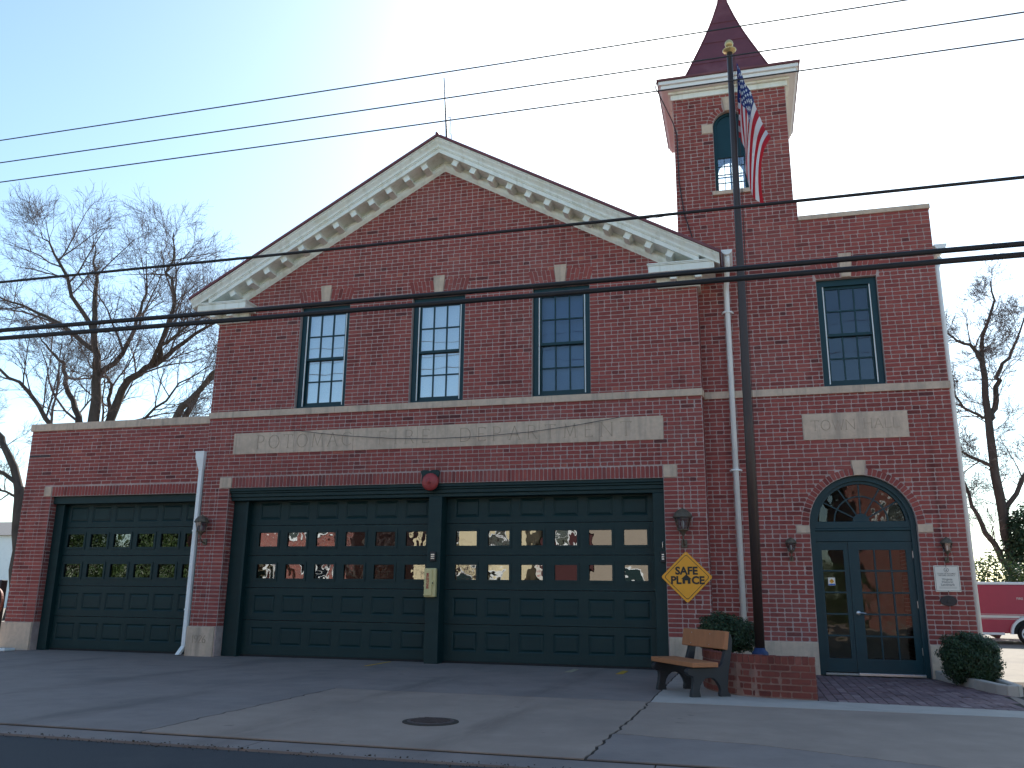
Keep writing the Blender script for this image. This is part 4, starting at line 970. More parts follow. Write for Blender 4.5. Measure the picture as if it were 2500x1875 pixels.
lantern(8.452, -.008, 1.79, 2.377, .28, 'large brown wall lantern above the yellow diamond sign', 8)
lantern(.155, -.008, 1.865, 2.378, .25, 'tarnished hexagonal wall lantern on the pier by the white funnel downspout', 6)
lantern(9.997, TY - .008, 1.61, 1.955, .165, 'small wall lantern left of the arched entrance, beside the flagpole', 6)
lantern(12.115, TY - .008, 1.59, 1.945, .165, 'small wall lantern right of the arched entrance, above the plaque', 6)
# alarm bell
bl = thing('alarm_bell', 'round red alarm bell on a green board above the door post', 'bell', (4.35, -.02, 2.75))
bp_ = [(4.17, 3.055), (4.20, 3.075), (4.30, 3.075), (4.335, 3.055), (4.37, 3.075), (4.47, 3.075), (4.505, 3.05), (4.495, 2.98), (4.475, 2.95), (4.49, 2.86), (4.46, 2.76), (4.40, 2.735), (4.30, 2.735), (4.22, 2.78), (4.19, 2.9), (4.20, 2.98)]
MB().xz(bp_[::-1], -.045, -.006).obj('backboard', 'green', bl, bevel=.004)
mb = MB().lathe([(.145, 0), (.147, .012), (.14, .03), (.115, .052), (.07, .066), (.02, .071), (.018, .082), (.004, .084)], (0, 0, 0), 28); mb.xf(Matrix.Translation((4.355, -.05, 2.875)) @ Matrix.Rotation(R(90), 4, 'X')); mb.obj('gong', 'bellred', bl, smooth=True)
# emergency box and louvred lights on the door post
bx = thing('call_box', 'yellowed rectangular box with red lettering on the green door post', 'box', (4.40, .03, 1.02))
MB().box(4.305, 4.50, -.055, .028, 1.022, 1.478).obj('case', 'yellowbox', bx, bevel=.016)
MB().box(4.312, 4.445, -.075, -.056, 1.045, 1.465).obj('cover', 'yellowbox', bx, bevel=.012)
MB().box(4.435, 4.475, -.082, -.0565, 1.21, 1.29).obj('latch', 'yellowbox', bx, bevel=.005)
MB().box(4.452, 4.472, -.088, -.0825, 1.23, 1.255).obj('lock', 'black', bx, bevel=.004)
text('MILESTONE', .058, Vector((4.352, -.077, 1.40)), 'redprint', bx, 'lettering', fat=.002, align='LEFT', rot=(R(90), R(90), 0), spacing=1.0, sx=.82)
for z in (1.05, 1.19, 1.26, 1.43): MB().box(4.292, 4.306, -.04, 0, z, z + .018).obj('hinge', 'yellowbox', bx)
def louvre(x0, x1, y, z0, z1, label):
    t = thing('louvred_light', label, 'light fixture', ((x0 + x1) / 2, y, z0), 'louvred lights on the door frames')
    MB().box(x0, x1, y - .035, y - .001, z0, z1).obj('housing', 'darkbronze', t, bevel=.006)
    for k in range(3): MB().box(x0 + .016, x1 - .016, y - .045, y - .0355, z0 + (z1 - z0) * (.22 + .2 * k), z0 + (z1 - z0) * (.22 + .2 * k) + .02).obj('slat', 'steel', t, bevel=.003)
louvre(4.375, 4.468, .03, 1.59, 1.745, 'small louvred light above the yellowed box on the door post')
louvre(8.085, 8.155, .10, 1.58, 1.745, 'small louvred light on the right door jamb near the diamond sign')
tag(MB().tube([(8.12, .085, 1.78), (8.118, .07, 1.80), (8.118, .07, 1.87), (8.124, .085, 1.89)], .006, 6).obj('door_hook', 'steel'), 'little steel hook on the right door jamb above a louvred light', 'hook')
# diamond sign
sgn = thing('diamond_sign', 'yellow diamond sign reading SAFE PLACE on the brick pier', 'sign', (8.47, -.02, .98))
def diamond(cx, cz, h, rc, n=5):
    out = []
    for q in (-90, 0, 90, 180):
        c = Vector((cx + (h - rc * 1.414) * math.cos(R(q)), cz + (h - rc * 1.414) * math.sin(R(q))))
        for i in range(n + 1):
            t = R(q - 45 + 90 * i / n); out.append((c.x + rc * math.cos(t), c.y + rc * math.sin(t)))
    return out
S0 = (8.47, 1.36)
MB().xz(diamond(*S0, .380, .03), -.022, -.014).obj('board', 'signyellow', sgn)
mb = MB(); o_ = diamond(*S0, .335, .035); i_ = diamond(*S0, .325, .033); n_ = len(o_)
for k in range(n_): mb.xz([i_[k], o_[k], o_[(k + 1) % n_], i_[(k + 1) % n_]], -.0235, -.0221)
mb.obj('border', 'black', sgn)
text('SAFE', .155, Vector((8.468, -.0232, 1.40)), 'black', sgn, 'lettering', fat=.006, spacing=1.02, ext=.0006)
text('PL', .155, Vector((8.232, -.0232, 1.262)), 'black', sgn, 'lettering', fat=.006, align='LEFT', ext=.0006)
text('CE', .155, Vector((8.540, -.0232, 1.262)), 'black', sgn, 'lettering', fat=.006, align='LEFT', ext=.0006)
MB().xz([(8.405, 1.262), (8.445, 1.262), (8.445, 1.31), (8.482, 1.31), (8.482, 1.262), (8.522, 1.262), (8.522, 1.33), (8.54, 1.33), (8.4635, 1.40), (8.387, 1.33), (8.405, 1.33)], -.0238, -.0221).obj('house_symbol', 'black', sgn)
for z in (1.70, 1.02): MB().lathe([(.006, -.003), (.006, .003)], (8.47, -.025, z), 8).obj('screw', 'steel', sgn)
# plaque and oval marker
pq = thing('landmark_plaque', 'white landmark plaque with round seal and grey lettering by the entrance', 'plaque', (12.09, TY, 1.18))
py = TY - .012
MB().box(11.925, 12.258, py - .01, py, 1.182, 1.548).obj('board', 'plaque', pq, bevel=.004)
MB().plate(11.937, 12.246, 1.194, 1.536, [(11.9415, 12.2415, 1.1985, 1.5315)], py - .0115, py - .0105).obj('border', 'greyprint', pq)
mb = MB(); a_ = arc_pts(12.09, 1.487, .032, 0, 2 * math.pi, 20); b_ = arc_pts(12.09, 1.487, .025, 0, 2 * math.pi, 20)
for k in range(20): mb.xz([b_[k], a_[k], a_[k + 1], b_[k + 1]], py - .0117, py - .0105)
mb.xz([(12.080, 1.473), (12.10, 1.473), (12.096, 1.488), (12.09, 1.503), (12.084, 1.488)], py - .0117, py - .0105); mb.obj('seal', 'greyprint', pq)
for i, (tx, s, z) in enumerate((('TOWN OF POTOMAC', .024, 1.427), ('HISTORIC DISTRICT', .024, 1.403), ('Virginia', .045, 1.343), ('Historic', .045, 1.305), ('Landmark', .045, 1.267))):
    text(tx, s, Vector((12.09, py - .0113, z)), 'greyprint', pq, 'lettering', ext=.0003, fat=.0004)
for z in (1.247, 1.232): MB().box(11.975, 12.205, py - .0115, py - .0105, z, z + .003).obj('rule', 'greyprint', pq)
for z in (1.541, 1.19): MB().lathe([(.005, -.005), (.005, .005)], (12.09, py - .012, z), 8).obj('screw', 'darkbronze', pq)
ov = thing('oval_marker', 'dark oval bronze marker on the bricks below the white plaque', 'plaque', (12.08, TY, .99))
e_ = lambda r0, r1, n=24: [(12.08 + r0 * math.cos(2 * math.pi * k / n), 1.058 + r1 * math.sin(2 * math.pi * k / n)) for k in range(n)]
MB().xz(e_(.11, .072), TY - .026, TY - .006).obj('plate', 'darkbronze', ov, bevel=.004)
MB().xz([(12.05, 1.03), (12.11, 1.03), (12.10, 1.05), (12.08, 1.095), (12.06, 1.05)], TY - .034, TY - .0255).obj('relief', 'darkbronze', ov, bevel=.003)

# ------------------------------------------------------------------ brick planter, bench, shrubs, flagpole
pl = thing('brick_planter', 'low curved red brick planter around the flagpole foot', 'planter', (9.4, -1.4, 0))
path = [(8.79, .32), (8.745, -.6), (8.735, -1.4), (8.75, -1.95), (8.80, -2.2), (8.88, -2.42), (9.0, -2.62), (9.16, -2.78), (9.36, -2.89), (9.62, -2.955), (10.0, -3.0), (10.02, .32)]
def polylen(p): return [0] + list(np.cumsum([math.dist(a, b) for a, b in zip(p[:-1], p[1:])]))
LEN = polylen(path)
def at_s(s):
    s = min(max(s, 0), LEN[-1]); i = max(k for k in range(len(LEN)) if LEN[k] <= s + 1e-9); i = min(i, len(path) - 2)
    t = (s - LEN[i]) / (LEN[i + 1] - LEN[i]); a, b = path[i], path[i + 1]; return (a[0] + (b[0] - a[0]) * t, a[1] + (b[1] - a[1]) * t)
def inset(p, d):
    out = []
    for i, q in enumerate(p):
        a = Vector(p[max(i - 1, 0)]); b = Vector(p[min(i + 1, len(p) - 1)]); t = (b - a).normalized(); n = Vector((t.y, -t.x)); k = 1.35 if q == (10.0, -3.0) else 1.0
        out.append(tuple(Vector(q) - n * d * k))
    return out
inn = inset(path, .11)
mb = MB(); n_ = len(path)
for i in range(n_ - 1): mb.xy([path[i], path[i + 1], inn[i + 1], inn[i]], -.02, .44 if i < n_ - 2 else .21)
pw = mb.obj('planter_wall', 'pmortar', pl)
MB().xy(inn, -.02, .19).obj('soil', 'soil', pl)
W = Wall(61); CORN = LEN[10]
def lay(z0, z1, mod, off):
    s = off
    ends = sorted({0.0, CORN, LEN[-1]} | {off + k * mod for k in range(int(LEN[-1] / mod) + 2) if 0 < off + k * mod < LEN[-1] and abs(off + k * mod - CORN) > .05})
    for a, b in zip(ends[:-1], ends[1:]):
        if b - a < .03: continue
        if a >= CORN - 1e-6 and z0 > .16: continue
        p, q = at_s(a), at_s(b); L = math.dist(p, q); fr = Frame(p, (q[0] - p[0], q[1] - p[1]))
        W.rect(fr, .004, L - .004, z0 + .0045, z1 - .0045, 'S' if abs(L - MODS) < .008 and z1 - z0 < .08 and abs(z1 - z0 - C) < .004 else None)
for k in range(5): lay(.01 + k * .0695, .01 + (k + 1) * .0695, MODS, (k % 2) * MODH)
lay(.3575, .442, .072, 0.0)
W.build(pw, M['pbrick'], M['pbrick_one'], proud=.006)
mb = MB()      # tops of the rowlock bricks
s = 0.0; vals = []
while s < CORN - .02:
    a, b = at_s(s + .004), at_s(s + .068); t = (Vector(b) - Vector(a)).normalized(); n = Vector((t.y, -t.x))
    q = [Vector(a) + n * .004, Vector(b) + n * .004, Vector(b) - n * .115, Vector(a) - n * .115]
    mb.xy([tuple(v) for v in q], .40, .446 + random.uniform(-.002, .003)); s += .072
o = mb.obj('rowlock_caps', 'pbrick', pl); o['kind'] = 'stuff'
av = o.data.attributes.new('bv', 'FLOAT', 'FACE'); av.data.foreach_set('value', [random.Random(i // 6).uniform(.1, .9) for i in range(len(o.data.polygons))])

def leaves(parent, name, m, blobs, n, size, seed, up=.3, boxy=0.0):
    r = np.random.RandomState(seed); V = []; F = []; val = []
    tot = sum(b[1][0] * b[1][1] * b[1][2] for b in blobs)
    for c, rad, in blobs:
        k = int(n * rad[0] * rad[1] * rad[2] / tot)
        d = r.normal(size=(k, 3)); d /= np.linalg.norm(d, axis=1)[:, None]
        bx8 = 1.0 / (np.abs(d) ** 4).sum(axis=1) ** .25 if boxy else 1.0
        ph = r.uniform(0, 6, 6); lump = 1 + .10 * np.sin(d[:, 0] * 5 + ph[0]) * np.sin(d[:, 1] * 5 + ph[1]) + .08 * np.sin(d[:, 2] * 9 + ph[2] + d[:, 0] * 6)
        rr_ = (r.uniform(.2, 1, k) ** .4 * lump + r.normal(0, .035, k)) * (1 + boxy * (bx8 - 1))
        P = np.array(c) + d * rr_[:, None] * np.array(rad)
        for i in range(k):
            nrm = d[i] + r.normal(0, .55, 3); nrm[2] += up; nrm /= np.linalg.norm(nrm)
            a = np.cross(nrm, r.normal(size=3)); a /= np.linalg.norm(a); b = np.cross(nrm, a); s = size * r.uniform(.6, 1.3)
            p = P[i]; q = len(V)
            V += [tuple(p - a * s), tuple(p + b * s * .45 + nrm * s * .1), tuple(p + a * s), tuple(p - b * s * .45 + nrm * s * .1)]
            F.append((q, q + 1, q + 2, q + 3)); val.append(min(1, max(0, r.normal(.45, .22))))
    me = bpy.data.meshes.new(name); me.from_pydata(V, [], F); me.attributes.new('bv', 'FLOAT', 'FACE').data.foreach_set('value', val)
    return link(name, me, M[m], parent)
def stems(parent, base, blobs, n, seed, r0=.012, name='stems'):
    r = random.Random(seed); mb = MB()
    for k in range(n):
        c, rad = blobs[k % len(blobs)]
        e = Vector(c) + Vector([r.uniform(-.7, .7) * q for q in rad]); b = Vector(base) + Vector((r.uniform(-.04, .04), r.uniform(-.04, .04), 0)); m_ = (b + e) / 2 + Vector((r.uniform(-.04, .04), r.uniform(-.04, .04), .02))
        mb.tube([b, m_, e], [r0, r0 * .7, r0 * .3], 5)
    return mb.obj(name, 'twig', parent)
s1 = thing('clipped_shrub', 'dark green clipped shrub growing in the curved brick planter', 'shrub', (9.06, -1.75, .39))
bl1 = [((9.0, -1.75, .645), (.30, .28, .24)), ((9.24, -1.65, .60), (.20, .22, .2)), ((8.86, -1.7, .56), (.17, .2, .15))]
leaves(s1, 'foliage', 'leaf', bl1, 15000, .017, 1, boxy=.5); stems(s1, (9.06, -1.75, .38), bl1, 26, 2)
s2 = thing('clipped_shrub', 'dark green clipped shrub in the concrete bed right of the entrance', 'shrub', (12.05, -.55, .05))
bl2 = [((12.05, -.62, .35), (.33, .34, .29)), ((12.20, -.66, .31), (.2, .26, .24))]
leaves(s2, 'foliage', 'leaf', bl2, 26000, .018, 3, boxy=.8); stems(s2, (12.05, -.55, .04), bl2, 30, 4)
bed_ = thing('planting_bed', 'raised pale concrete bed edge under the right hand shrub', 'planting bed', (12.1, -.7, 0))
op = [(11.80, .32), (11.86, -.2), (12.0, -.95), (12.10, -1.55), (12.18, -1.69), (12.30, -1.70), (12.37, -1.6), (12.40, .32)]
ip = [(11.91, .32), (11.97, -.2), (12.11, -.95), (12.19, -1.5), (12.22, -1.57), (12.27, -1.57), (12.28, -1.5), (12.29, .32)]
mb = MB()
for i in range(len(op) - 1): mb.xy([op[i], op[i + 1], ip[i + 1], ip[i]], -.05, .115)
mb.obj('edging', 'concrete_pale', bed_, bevel=.012); MB().xy(ip, -.05, .06).obj('soil', 'soil', bed_)

# bench (local: x along the seat, y from front to back)
be = thing('park_bench', 'small bench with orange brown planks and black cast frames facing left', 'bench', (0, 0, 0))
be.location = (8.225, -2.425, 0); be.rotation_euler = (0, 0, R(-57.2))
def bench_frame(x):
    out = [(-.035, 0), (.085, 0), (.08, .03), (.072, .07), (.085, .12), (.115, .165), (.16, .195), (.205, .20), (.25, .19), (.29, .16), (.32, .115), (.335, .07), (.325, .03), (.33, 0), (.455, 0), (.46, .02), (.435, .045), (.425, .09), (.435, .16), (.445, .25), (.47, .36), (.50, .50), (.508, .60), (.495, .66), (.465, .69), (.44, .685), (.435, .60), (.405, .47), (.37, .36), (.34, .325), (.30, .312), (.0, .312), (-.04, .312), (-.07, .295), (-.08, .265), (-.07, .235), (-.04, .222), (-.008, .215), (-.005, .16), (-.015, .09), (-.03, .04)]
    # split into convex-ish pieces by triangulating through bmesh
    import bmesh
    bm = bmesh.new(); vs_ = [bm.verts.new((x, y, z)) for y, z in out]; f = bm.faces.new(vs_)
    r_ = bmesh.ops.extrude_face_region(bm, geom=[f]); bmesh.ops.translate(bm, verts=[v for v in r_['geom'] if isinstance(v, bmesh.types.BMVert)], vec=(.06, 0, 0))
    bmesh.ops.recalc_face_normals(bm, faces=bm.faces); bmesh.ops.triangulate(bm, faces=[q for q in bm.faces if len(q.verts) > 4])
    me = bpy.data.meshes.new('leg_frame'); bm.to_mesh(me); bm.free()
    o = link('leg_frame', me, M['iron']); o.parent = be
    b = o.modifiers.new('bevel', 'BEVEL'); b.width = .008; b.segments = 2; b.limit_method = 'ANGLE'; b.angle_limit = R(30)
    for yy, zz in ((-.045, .268),):
        c = MB().tube([(x - .012, yy, zz), (x + .072, yy, zz)], .034, 14).obj('scroll', 'iron'); c.parent = be
def loc(mb, name, m, bevel=.006):
    o = mb.obj(name, m, None, bevel=bevel); o.parent = be; return o
bench_frame(.03); bench_frame(.83)
loc(MB().box(-.04, .96, -.05, .275, .318, .372), 'seat_plank', 'plank', .008)
mb = MB().box(-.02, .94, 0, .055, -.10, .10); mb.xf(Matrix.Translation((0, .375, .605)) @ Matrix.Rotation(R(-9), 4, 'X')); loc(mb, 'back_plank', 'plank', .008)
for x_, z_ in ((.2, .66), (.2, .54), (.62, .66), (.62, .54)):
    mb = MB().lathe([(.006, -.003), (.006, .003)], (0, 0, 0), 8); mb.xf(Matrix.Translation((x_, .374 + (z_ - .6) * .17, z_)) @ Matrix.Rotation(R(90), 4, 'X')); loc(mb, 'bolt', 'steel', 0)

# flagpole and flag
fp = thing('flagpole', 'tall dark bronze flagpole with a gold ball rising from the planter', 'flagpole', (9.441, -2.0, .39))
pb, pt = Vector((9.441, -2.0, .38)), Vector((9.493, -2.0, 8.80))
MB().tube([pb, pb.lerp(pt, .35), pb.lerp(pt, .6), pb.lerp(pt, .8), pt], [.060, .058, .052, .046, .040], 18).obj('pole', 'pole', fp, smooth=True)
MB().lathe([(.09, -.01), (.10, .01), (.095, .04), (.07, .06), (.062, .09)], (9.441, -2, .39), 18)  .obj('collar', 'collar', fp, smooth=True)
MB().lathe([(.03, -.05), (.045, -.03), (.09, -.012), (.10, .005), (.085, .02), (.04, .035), (.025, .05)], tuple(pt), 20).obj('truck', 'gold', fp, smooth=True)
MB().lathe([(.02 if abs(a) == 90 else .062 * math.cos(R(a)), .062 * math.sin(R(a))) for a in (-75, -60, -40, -20, 0, 20, 40, 60, 80)], (pt.x, pt.y, pt.z + .11), 18).obj('ball', 'gold', fp, smooth=True)
MB().tube([(9.560, -2.0, 8.78), (9.570, -2.02, 7.4), (9.535, -2.02, 5.0), (9.512, -2.03, 1.35)], .0035, 5).obj('halyard', 'pole', fp)
MB().tube([(9.543, -1.98, 8.78), (9.545, -1.97, 6.4), (9.51, -1.98, 1.3)], .0035, 5).obj('halyard', 'pole', fp)
MB().box(9.49, 9.52, -2.04, -2.0, 1.27, 1.38).obj('cleat', 'pole', fp, bevel=.008)
NU, NV = 90, 64; V = []; UV = []
Hc = lambda v: np.array([9.585 - .03 * v, 8.60 - 1.20 * v])
def interp(v, ks): 
    k = [a for a, _ in ks]; return np.array([np.interp(v, k, [p[0] for _, p in ks]), np.interp(v, k, [p[1] for _, p in ks])])
Fc = lambda v: interp(v, [(0, (9.60, 8.57)), (.25, (9.69, 8.27)), (.54, (9.79, 7.93)), (.8, (9.91, 7.56)), (1, (9.985, 7.29))])
Ec = lambda v: interp(v, [(0, (9.60, 7.30)), (.3, (9.615, 6.95)), (.55, (9.64, 6.65)), (.8, (9.69, 6.36)), (1, (9.83, 6.30))])
for j in range(NV + 1):
    v = j / NV; h, f, e = Hc(v), Fc(v), Ec(v)
    for i in range(NU + 1):
        u = i / NU; uf = .10 + .22 * v
        if u < uf: t = u / uf; p = h + (f - h) * (1 - (1 - t) ** 1.4); dep = .16 * math.sin(t * math.pi) * v
        else:
            t = ((u - uf) / (1 - uf)) ** .56; ctl = f + np.array([-.20 * v ** 1.5 - .02, -.14 - .12 * v]) + (e - f) * np.array([.1, .12])
            p = f * (1 - t) ** 2 + ctl * 2 * t * (1 - t) + e * t * t; dep = -.15 * min(1, t * 3.5) + .05 * t
        fold = .055 * math.sin(v * 9.5 + u * 3.2) * min(1, u * 4) + .03 * math.sin(v * 21 + u * 6 + 1.3) * min(1, u * 3)
        V.append((p[0] + .018 * math.sin(v * 14 + u * 5) * min(1, u * 3) * (1 - v) , -2.0 + dep + fold + .02, p[1])); UV.append((u, v))
F = [(j * (NU + 1) + i, j * (NU + 1) + i + 1, (j + 1) * (NU + 1) + i + 1, (j + 1) * (NU + 1) + i) for j in range(NV) for i in range(NU)]
me = bpy.data.meshes.new('flag'); me.from_pydata(V, [], F); ul = me.uv_layers.new(name='UVMap')
ul.data.foreach_set('uv', [c for f in F for k in f for c in UV[k]])
fl = link('flag', me, M['flag'], None, True); tag(fl, 'limp American flag with red and white stripes hanging from the flagpole', 'flag')

# ------------------------------------------------------------------ overhead lines along the street
for z, r_, lab, m in ((4.250, .027, 'upper of the two thick black overhead cables crossing the windows', 'cable'), (4.144, .028, 'lower of the two thick black overhead cables crossing the windows', 'cable'), (4.912, .0165, 'single medium black overhead cable crossing the gable', 'cable'),
                  (7.005, .0078, 'topmost thin grey overhead wire against the sky', 'wire'), (6.66, .0078, 'middle thin grey overhead wire against the sky', 'wire'), (6.365, .0078, 'lowest thin grey overhead wire just above the roof ridge', 'wire')):
    mb = MB(); pts = [(x_, -5.0, z - .0 + .00035 * (x_ - 6) ** 2 * (1 if abs(x_) < 60 else 1)) for x_ in range(-44, 60, 4)]
    mb.tube(pts, r_, 10)
    if r_ > .02:     # lashing wire wound round the bundle
        q = []
        for k in range(400):
            x_ = -16 + k * .1; zz = z + .00035 * (x_ - 6) ** 2; q.append((x_, -5.0 + (r_ + .001) * math.cos(k * 1.3), zz + (r_ + .001) * math.sin(k * 1.3)))
        mb.tube(q, .0025, 4)
    tag(mb.obj('overhead_cable' if m == 'cable' else 'overhead_wire', m), lab, 'cable', 'overhead lines along the street')

# ------------------------------------------------------------------ trailer in the lot
tl = thing('cargo_trailer', 'red enclosed cargo trailer with white stripe parked behind the town hall', 'trailer', (16.5, 12.6, 0))
ty0 = 11.7
MB().box(14.70, 19.2, ty0, ty0 + 2.0, .26, 1.46).obj('body', 'trailer', tl, bevel=.02)
MB().box(14.68, 19.22, ty0 - .012, ty0 + 2.012, 1.462, 1.53).obj('roof_rail', 'white', tl, bevel=.015)
MB().box(14.69, 15.62, ty0 - .014, ty0 + .1, .215, .275).box(16.75, 19.21, ty0 - .014, ty0 + .1, .215, .275).obj('bottom_rail', 'white', tl, bevel=.006)
for a, b in ((.635, .70), (.722, .731), (.604, .613)): MB().box(14.705, 19.19, ty0 - .006, ty0 - .0015, a, b).obj('stripe', 'plaque', tl)
wc = (16.17, .24)
mb = MB(); o_ = arc_pts(wc[0], wc[1], .43, 0, math.pi, 16); i_ = arc_pts(wc[0], wc[1], .37, 0, math.pi, 16)
for k in range(16): mb.xz([i_[k], o_[k], o_[k + 1], i_[k + 1]], ty0 - .10, ty0 - .004)
mb.obj('fender', 'white', tl)
MB().xz(arc_pts(wc[0], wc[1], .365, 0, math.pi, 16), ty0 - .003, ty0 + .01).obj('wheel_well', 'rubber', tl)
whl = MB().lathe([(.19, -.085), (.24, -.08), (.25, -.05), (.25, .05), (.24, .08), (.19, .085)], (0, 0, 0), 28); whl.xf(Matrix.Translation((wc[0], ty0 + .02, .24)) @ Matrix.Rotation(R(90), 4, 'X'))
wo = whl.obj('wheel', 'rubber', tl)
mb = MB(); N_ = 28; o_ = arc_pts(wc[0], .24, .185, 0, 2 * math.pi, N_); i_ = arc_pts(wc[0], .24, .16, 0, 2 * math.pi, N_)
for k in range(N_): mb.xz([i_[k], o_[k], o_[k + 1], i_[k + 1]], ty0 - .085, ty0 - .03)
for k in range(8):
    t = 2 * math.pi * (k + .5) / 8; c, s = math.cos(t), math.sin(t)
    mb.xz([(wc[0] + .06 * c + .022 * s, .24 + .06 * s - .022 * c), (wc[0] + .165 * c + .03 * s, .24 + .165 * s - .03 * c), (wc[0] + .165 * c - .03 * s, .24 + .165 * s + .03 * c), (wc[0] + .06 * c - .022 * s, .24 + .06 * s + .022 * c)], ty0 - .078, ty0 - .05)
mb.xz(arc_pts(wc[0], .24, .07, 0, 2 * math.pi, 16)[:-1], ty0 - .08, ty0 - .05); mb.obj('rim', 'white', wo)
for k, ch in enumerate('ALEXANDRIA'):
    a_ = R(112 - k * 8.2); cxx, czz = 16.42, .88
    text(ch, .085, Vector((cxx + .42 * math.cos(a_) - .02, ty0 - .004, czz + .40 * math.sin(a_))), 'plaque', tl, 'lettering', rot=(R(90), R(-(math.degrees(a_) - 90)), 0))
text('FIRE', .085, Vector((16.06, ty0 - .004, 1.09)), 'plaque', tl, 'lettering'); text('DEPT', .085, Vector((16.70, ty0 - .004, 1.09)), 'plaque', tl, 'lettering')
MB().xz(arc_pts(16.40, 1.12, .1, 0, 2 * math.pi, 18)[:-1], ty0 - .007, ty0 - .0015).obj('badge', 'plaque', tl)
text('SPECIAL OPERATIONS', .055, Vector((16.0, ty0 - .0075, .65)), 'greyprint', tl, 'lettering', align='LEFT')

# ------------------------------------------------------------------ trees
class Tree:
    def __init__(s, seed): s.r = random.Random(seed); s.trunk = MB(); s.crown = MB()
    def bend(s, p, d, L, n, wob, up):
        pts = [Vector(p)]; d = Vector(d).normalized()
        for k in range(n):
            d = (d + Vector((s.r.gauss(0, wob), s.r.gauss(0, wob), s.r.gauss(0, wob) + up))).normalized(); pts.append(pts[-1] + d * (L / n))
        return pts
    def grow(s, pts, ra, rb, lev, spec):
        n = len(pts); rads = [ra + (rb - ra) * i / (n - 1) for i in range(n)]
        (s.trunk if lev == 0 else s.crown).tube(pts, rads, 8 if ra > .07 else 5 if ra > .02 else 3, cap=False)
        if lev >= len(spec): return
        cnt, lmin, lmax, ang, t0 = spec[lev]
        L = sum((b - a).length for a, b in zip(pts[:-1], pts[1:]))
        for k in range(cnt):
            t = t0 + (1 - t0) * (k + s.r.random()) / cnt; x = t * (n - 1); i = min(int(x), n - 2); f = x - i
            p = pts[i].lerp(pts[i + 1], f); tg = (pts[i + 1] - pts[i]).normalized(); rl = rads[i] + (rads[i + 1] - rads[i]) * f
            ax = tg.cross(Vector((s.r.gauss(0, 1), s.r.gauss(0, 1), s.r.gauss(0, 1)))).normalized()
            d = Matrix.Rotation(R(s.r.gauss(ang, 11)), 3, ax) @ tg
            if d.z < -.25 and s.r.random() < .7: d.z *= -.5
            l = s.r.uniform(lmin, lmax) * (1.12 - .72 * t)
            r0 = max(.0055, min(rl * .62, l * .016)); segs = 5 if lev < 1 else 4 if lev < 2 else 3
            s.grow(s.bend(p, d, l, segs, .13 + .03 * lev, .05), r0, max(.0035, r0 * .3), lev + 1, spec)
    def done(s, name, label, org, group='bare trees behind the buildings'):
        t = thing(name, label, 'tree', org, group); s.trunk.obj('trunk', 'bark', t, smooth=True); s.crown.obj('crown', 'twig', t); return t
def smooth_path(pts, n, wob, r):
    pts = [Vector(p) for p in pts]; out = []
    for i in range(len(pts) - 1):
        p0, p1, p2, p3 = pts[max(i - 1, 0)], pts[i], pts[i + 1], pts[min(i + 2, len(pts) - 1)]
        for k in range(n):
            t = k / n; q = .5 * ((2 * p1) + (p2 - p0) * t + (2 * p0 - 5 * p1 + 4 * p2 - p3) * t * t + (3 * p1 - p0 - 3 * p2 + p3) * t ** 3)
            if k or i: q = q + Vector((r.gauss(0, wob), r.gauss(0, wob), r.gauss(0, wob)))
            out.append(q)
    out.append(pts[-1]); return out
SPEC = [(13, 1.4, 4.2, 42, .25), (7, .8, 2.1, 38, .15), (5, .45, 1.2, 34, .15), (3, .25, .7, 34, .15)]
T1 = Tree(101); r1 = T1.r; Bs = Vector((-14.9, 14, 0)); 
tk = smooth_path([(-15.0, 14, -.1), (-15.1, 14.05, 2.2), (-15.0, 14, 4.6)], 4, .03, r1); T1.trunk.tube(tk, [.62, .56, .52, .5, .48, .47, .46, .45, .42], 12, cap=False)
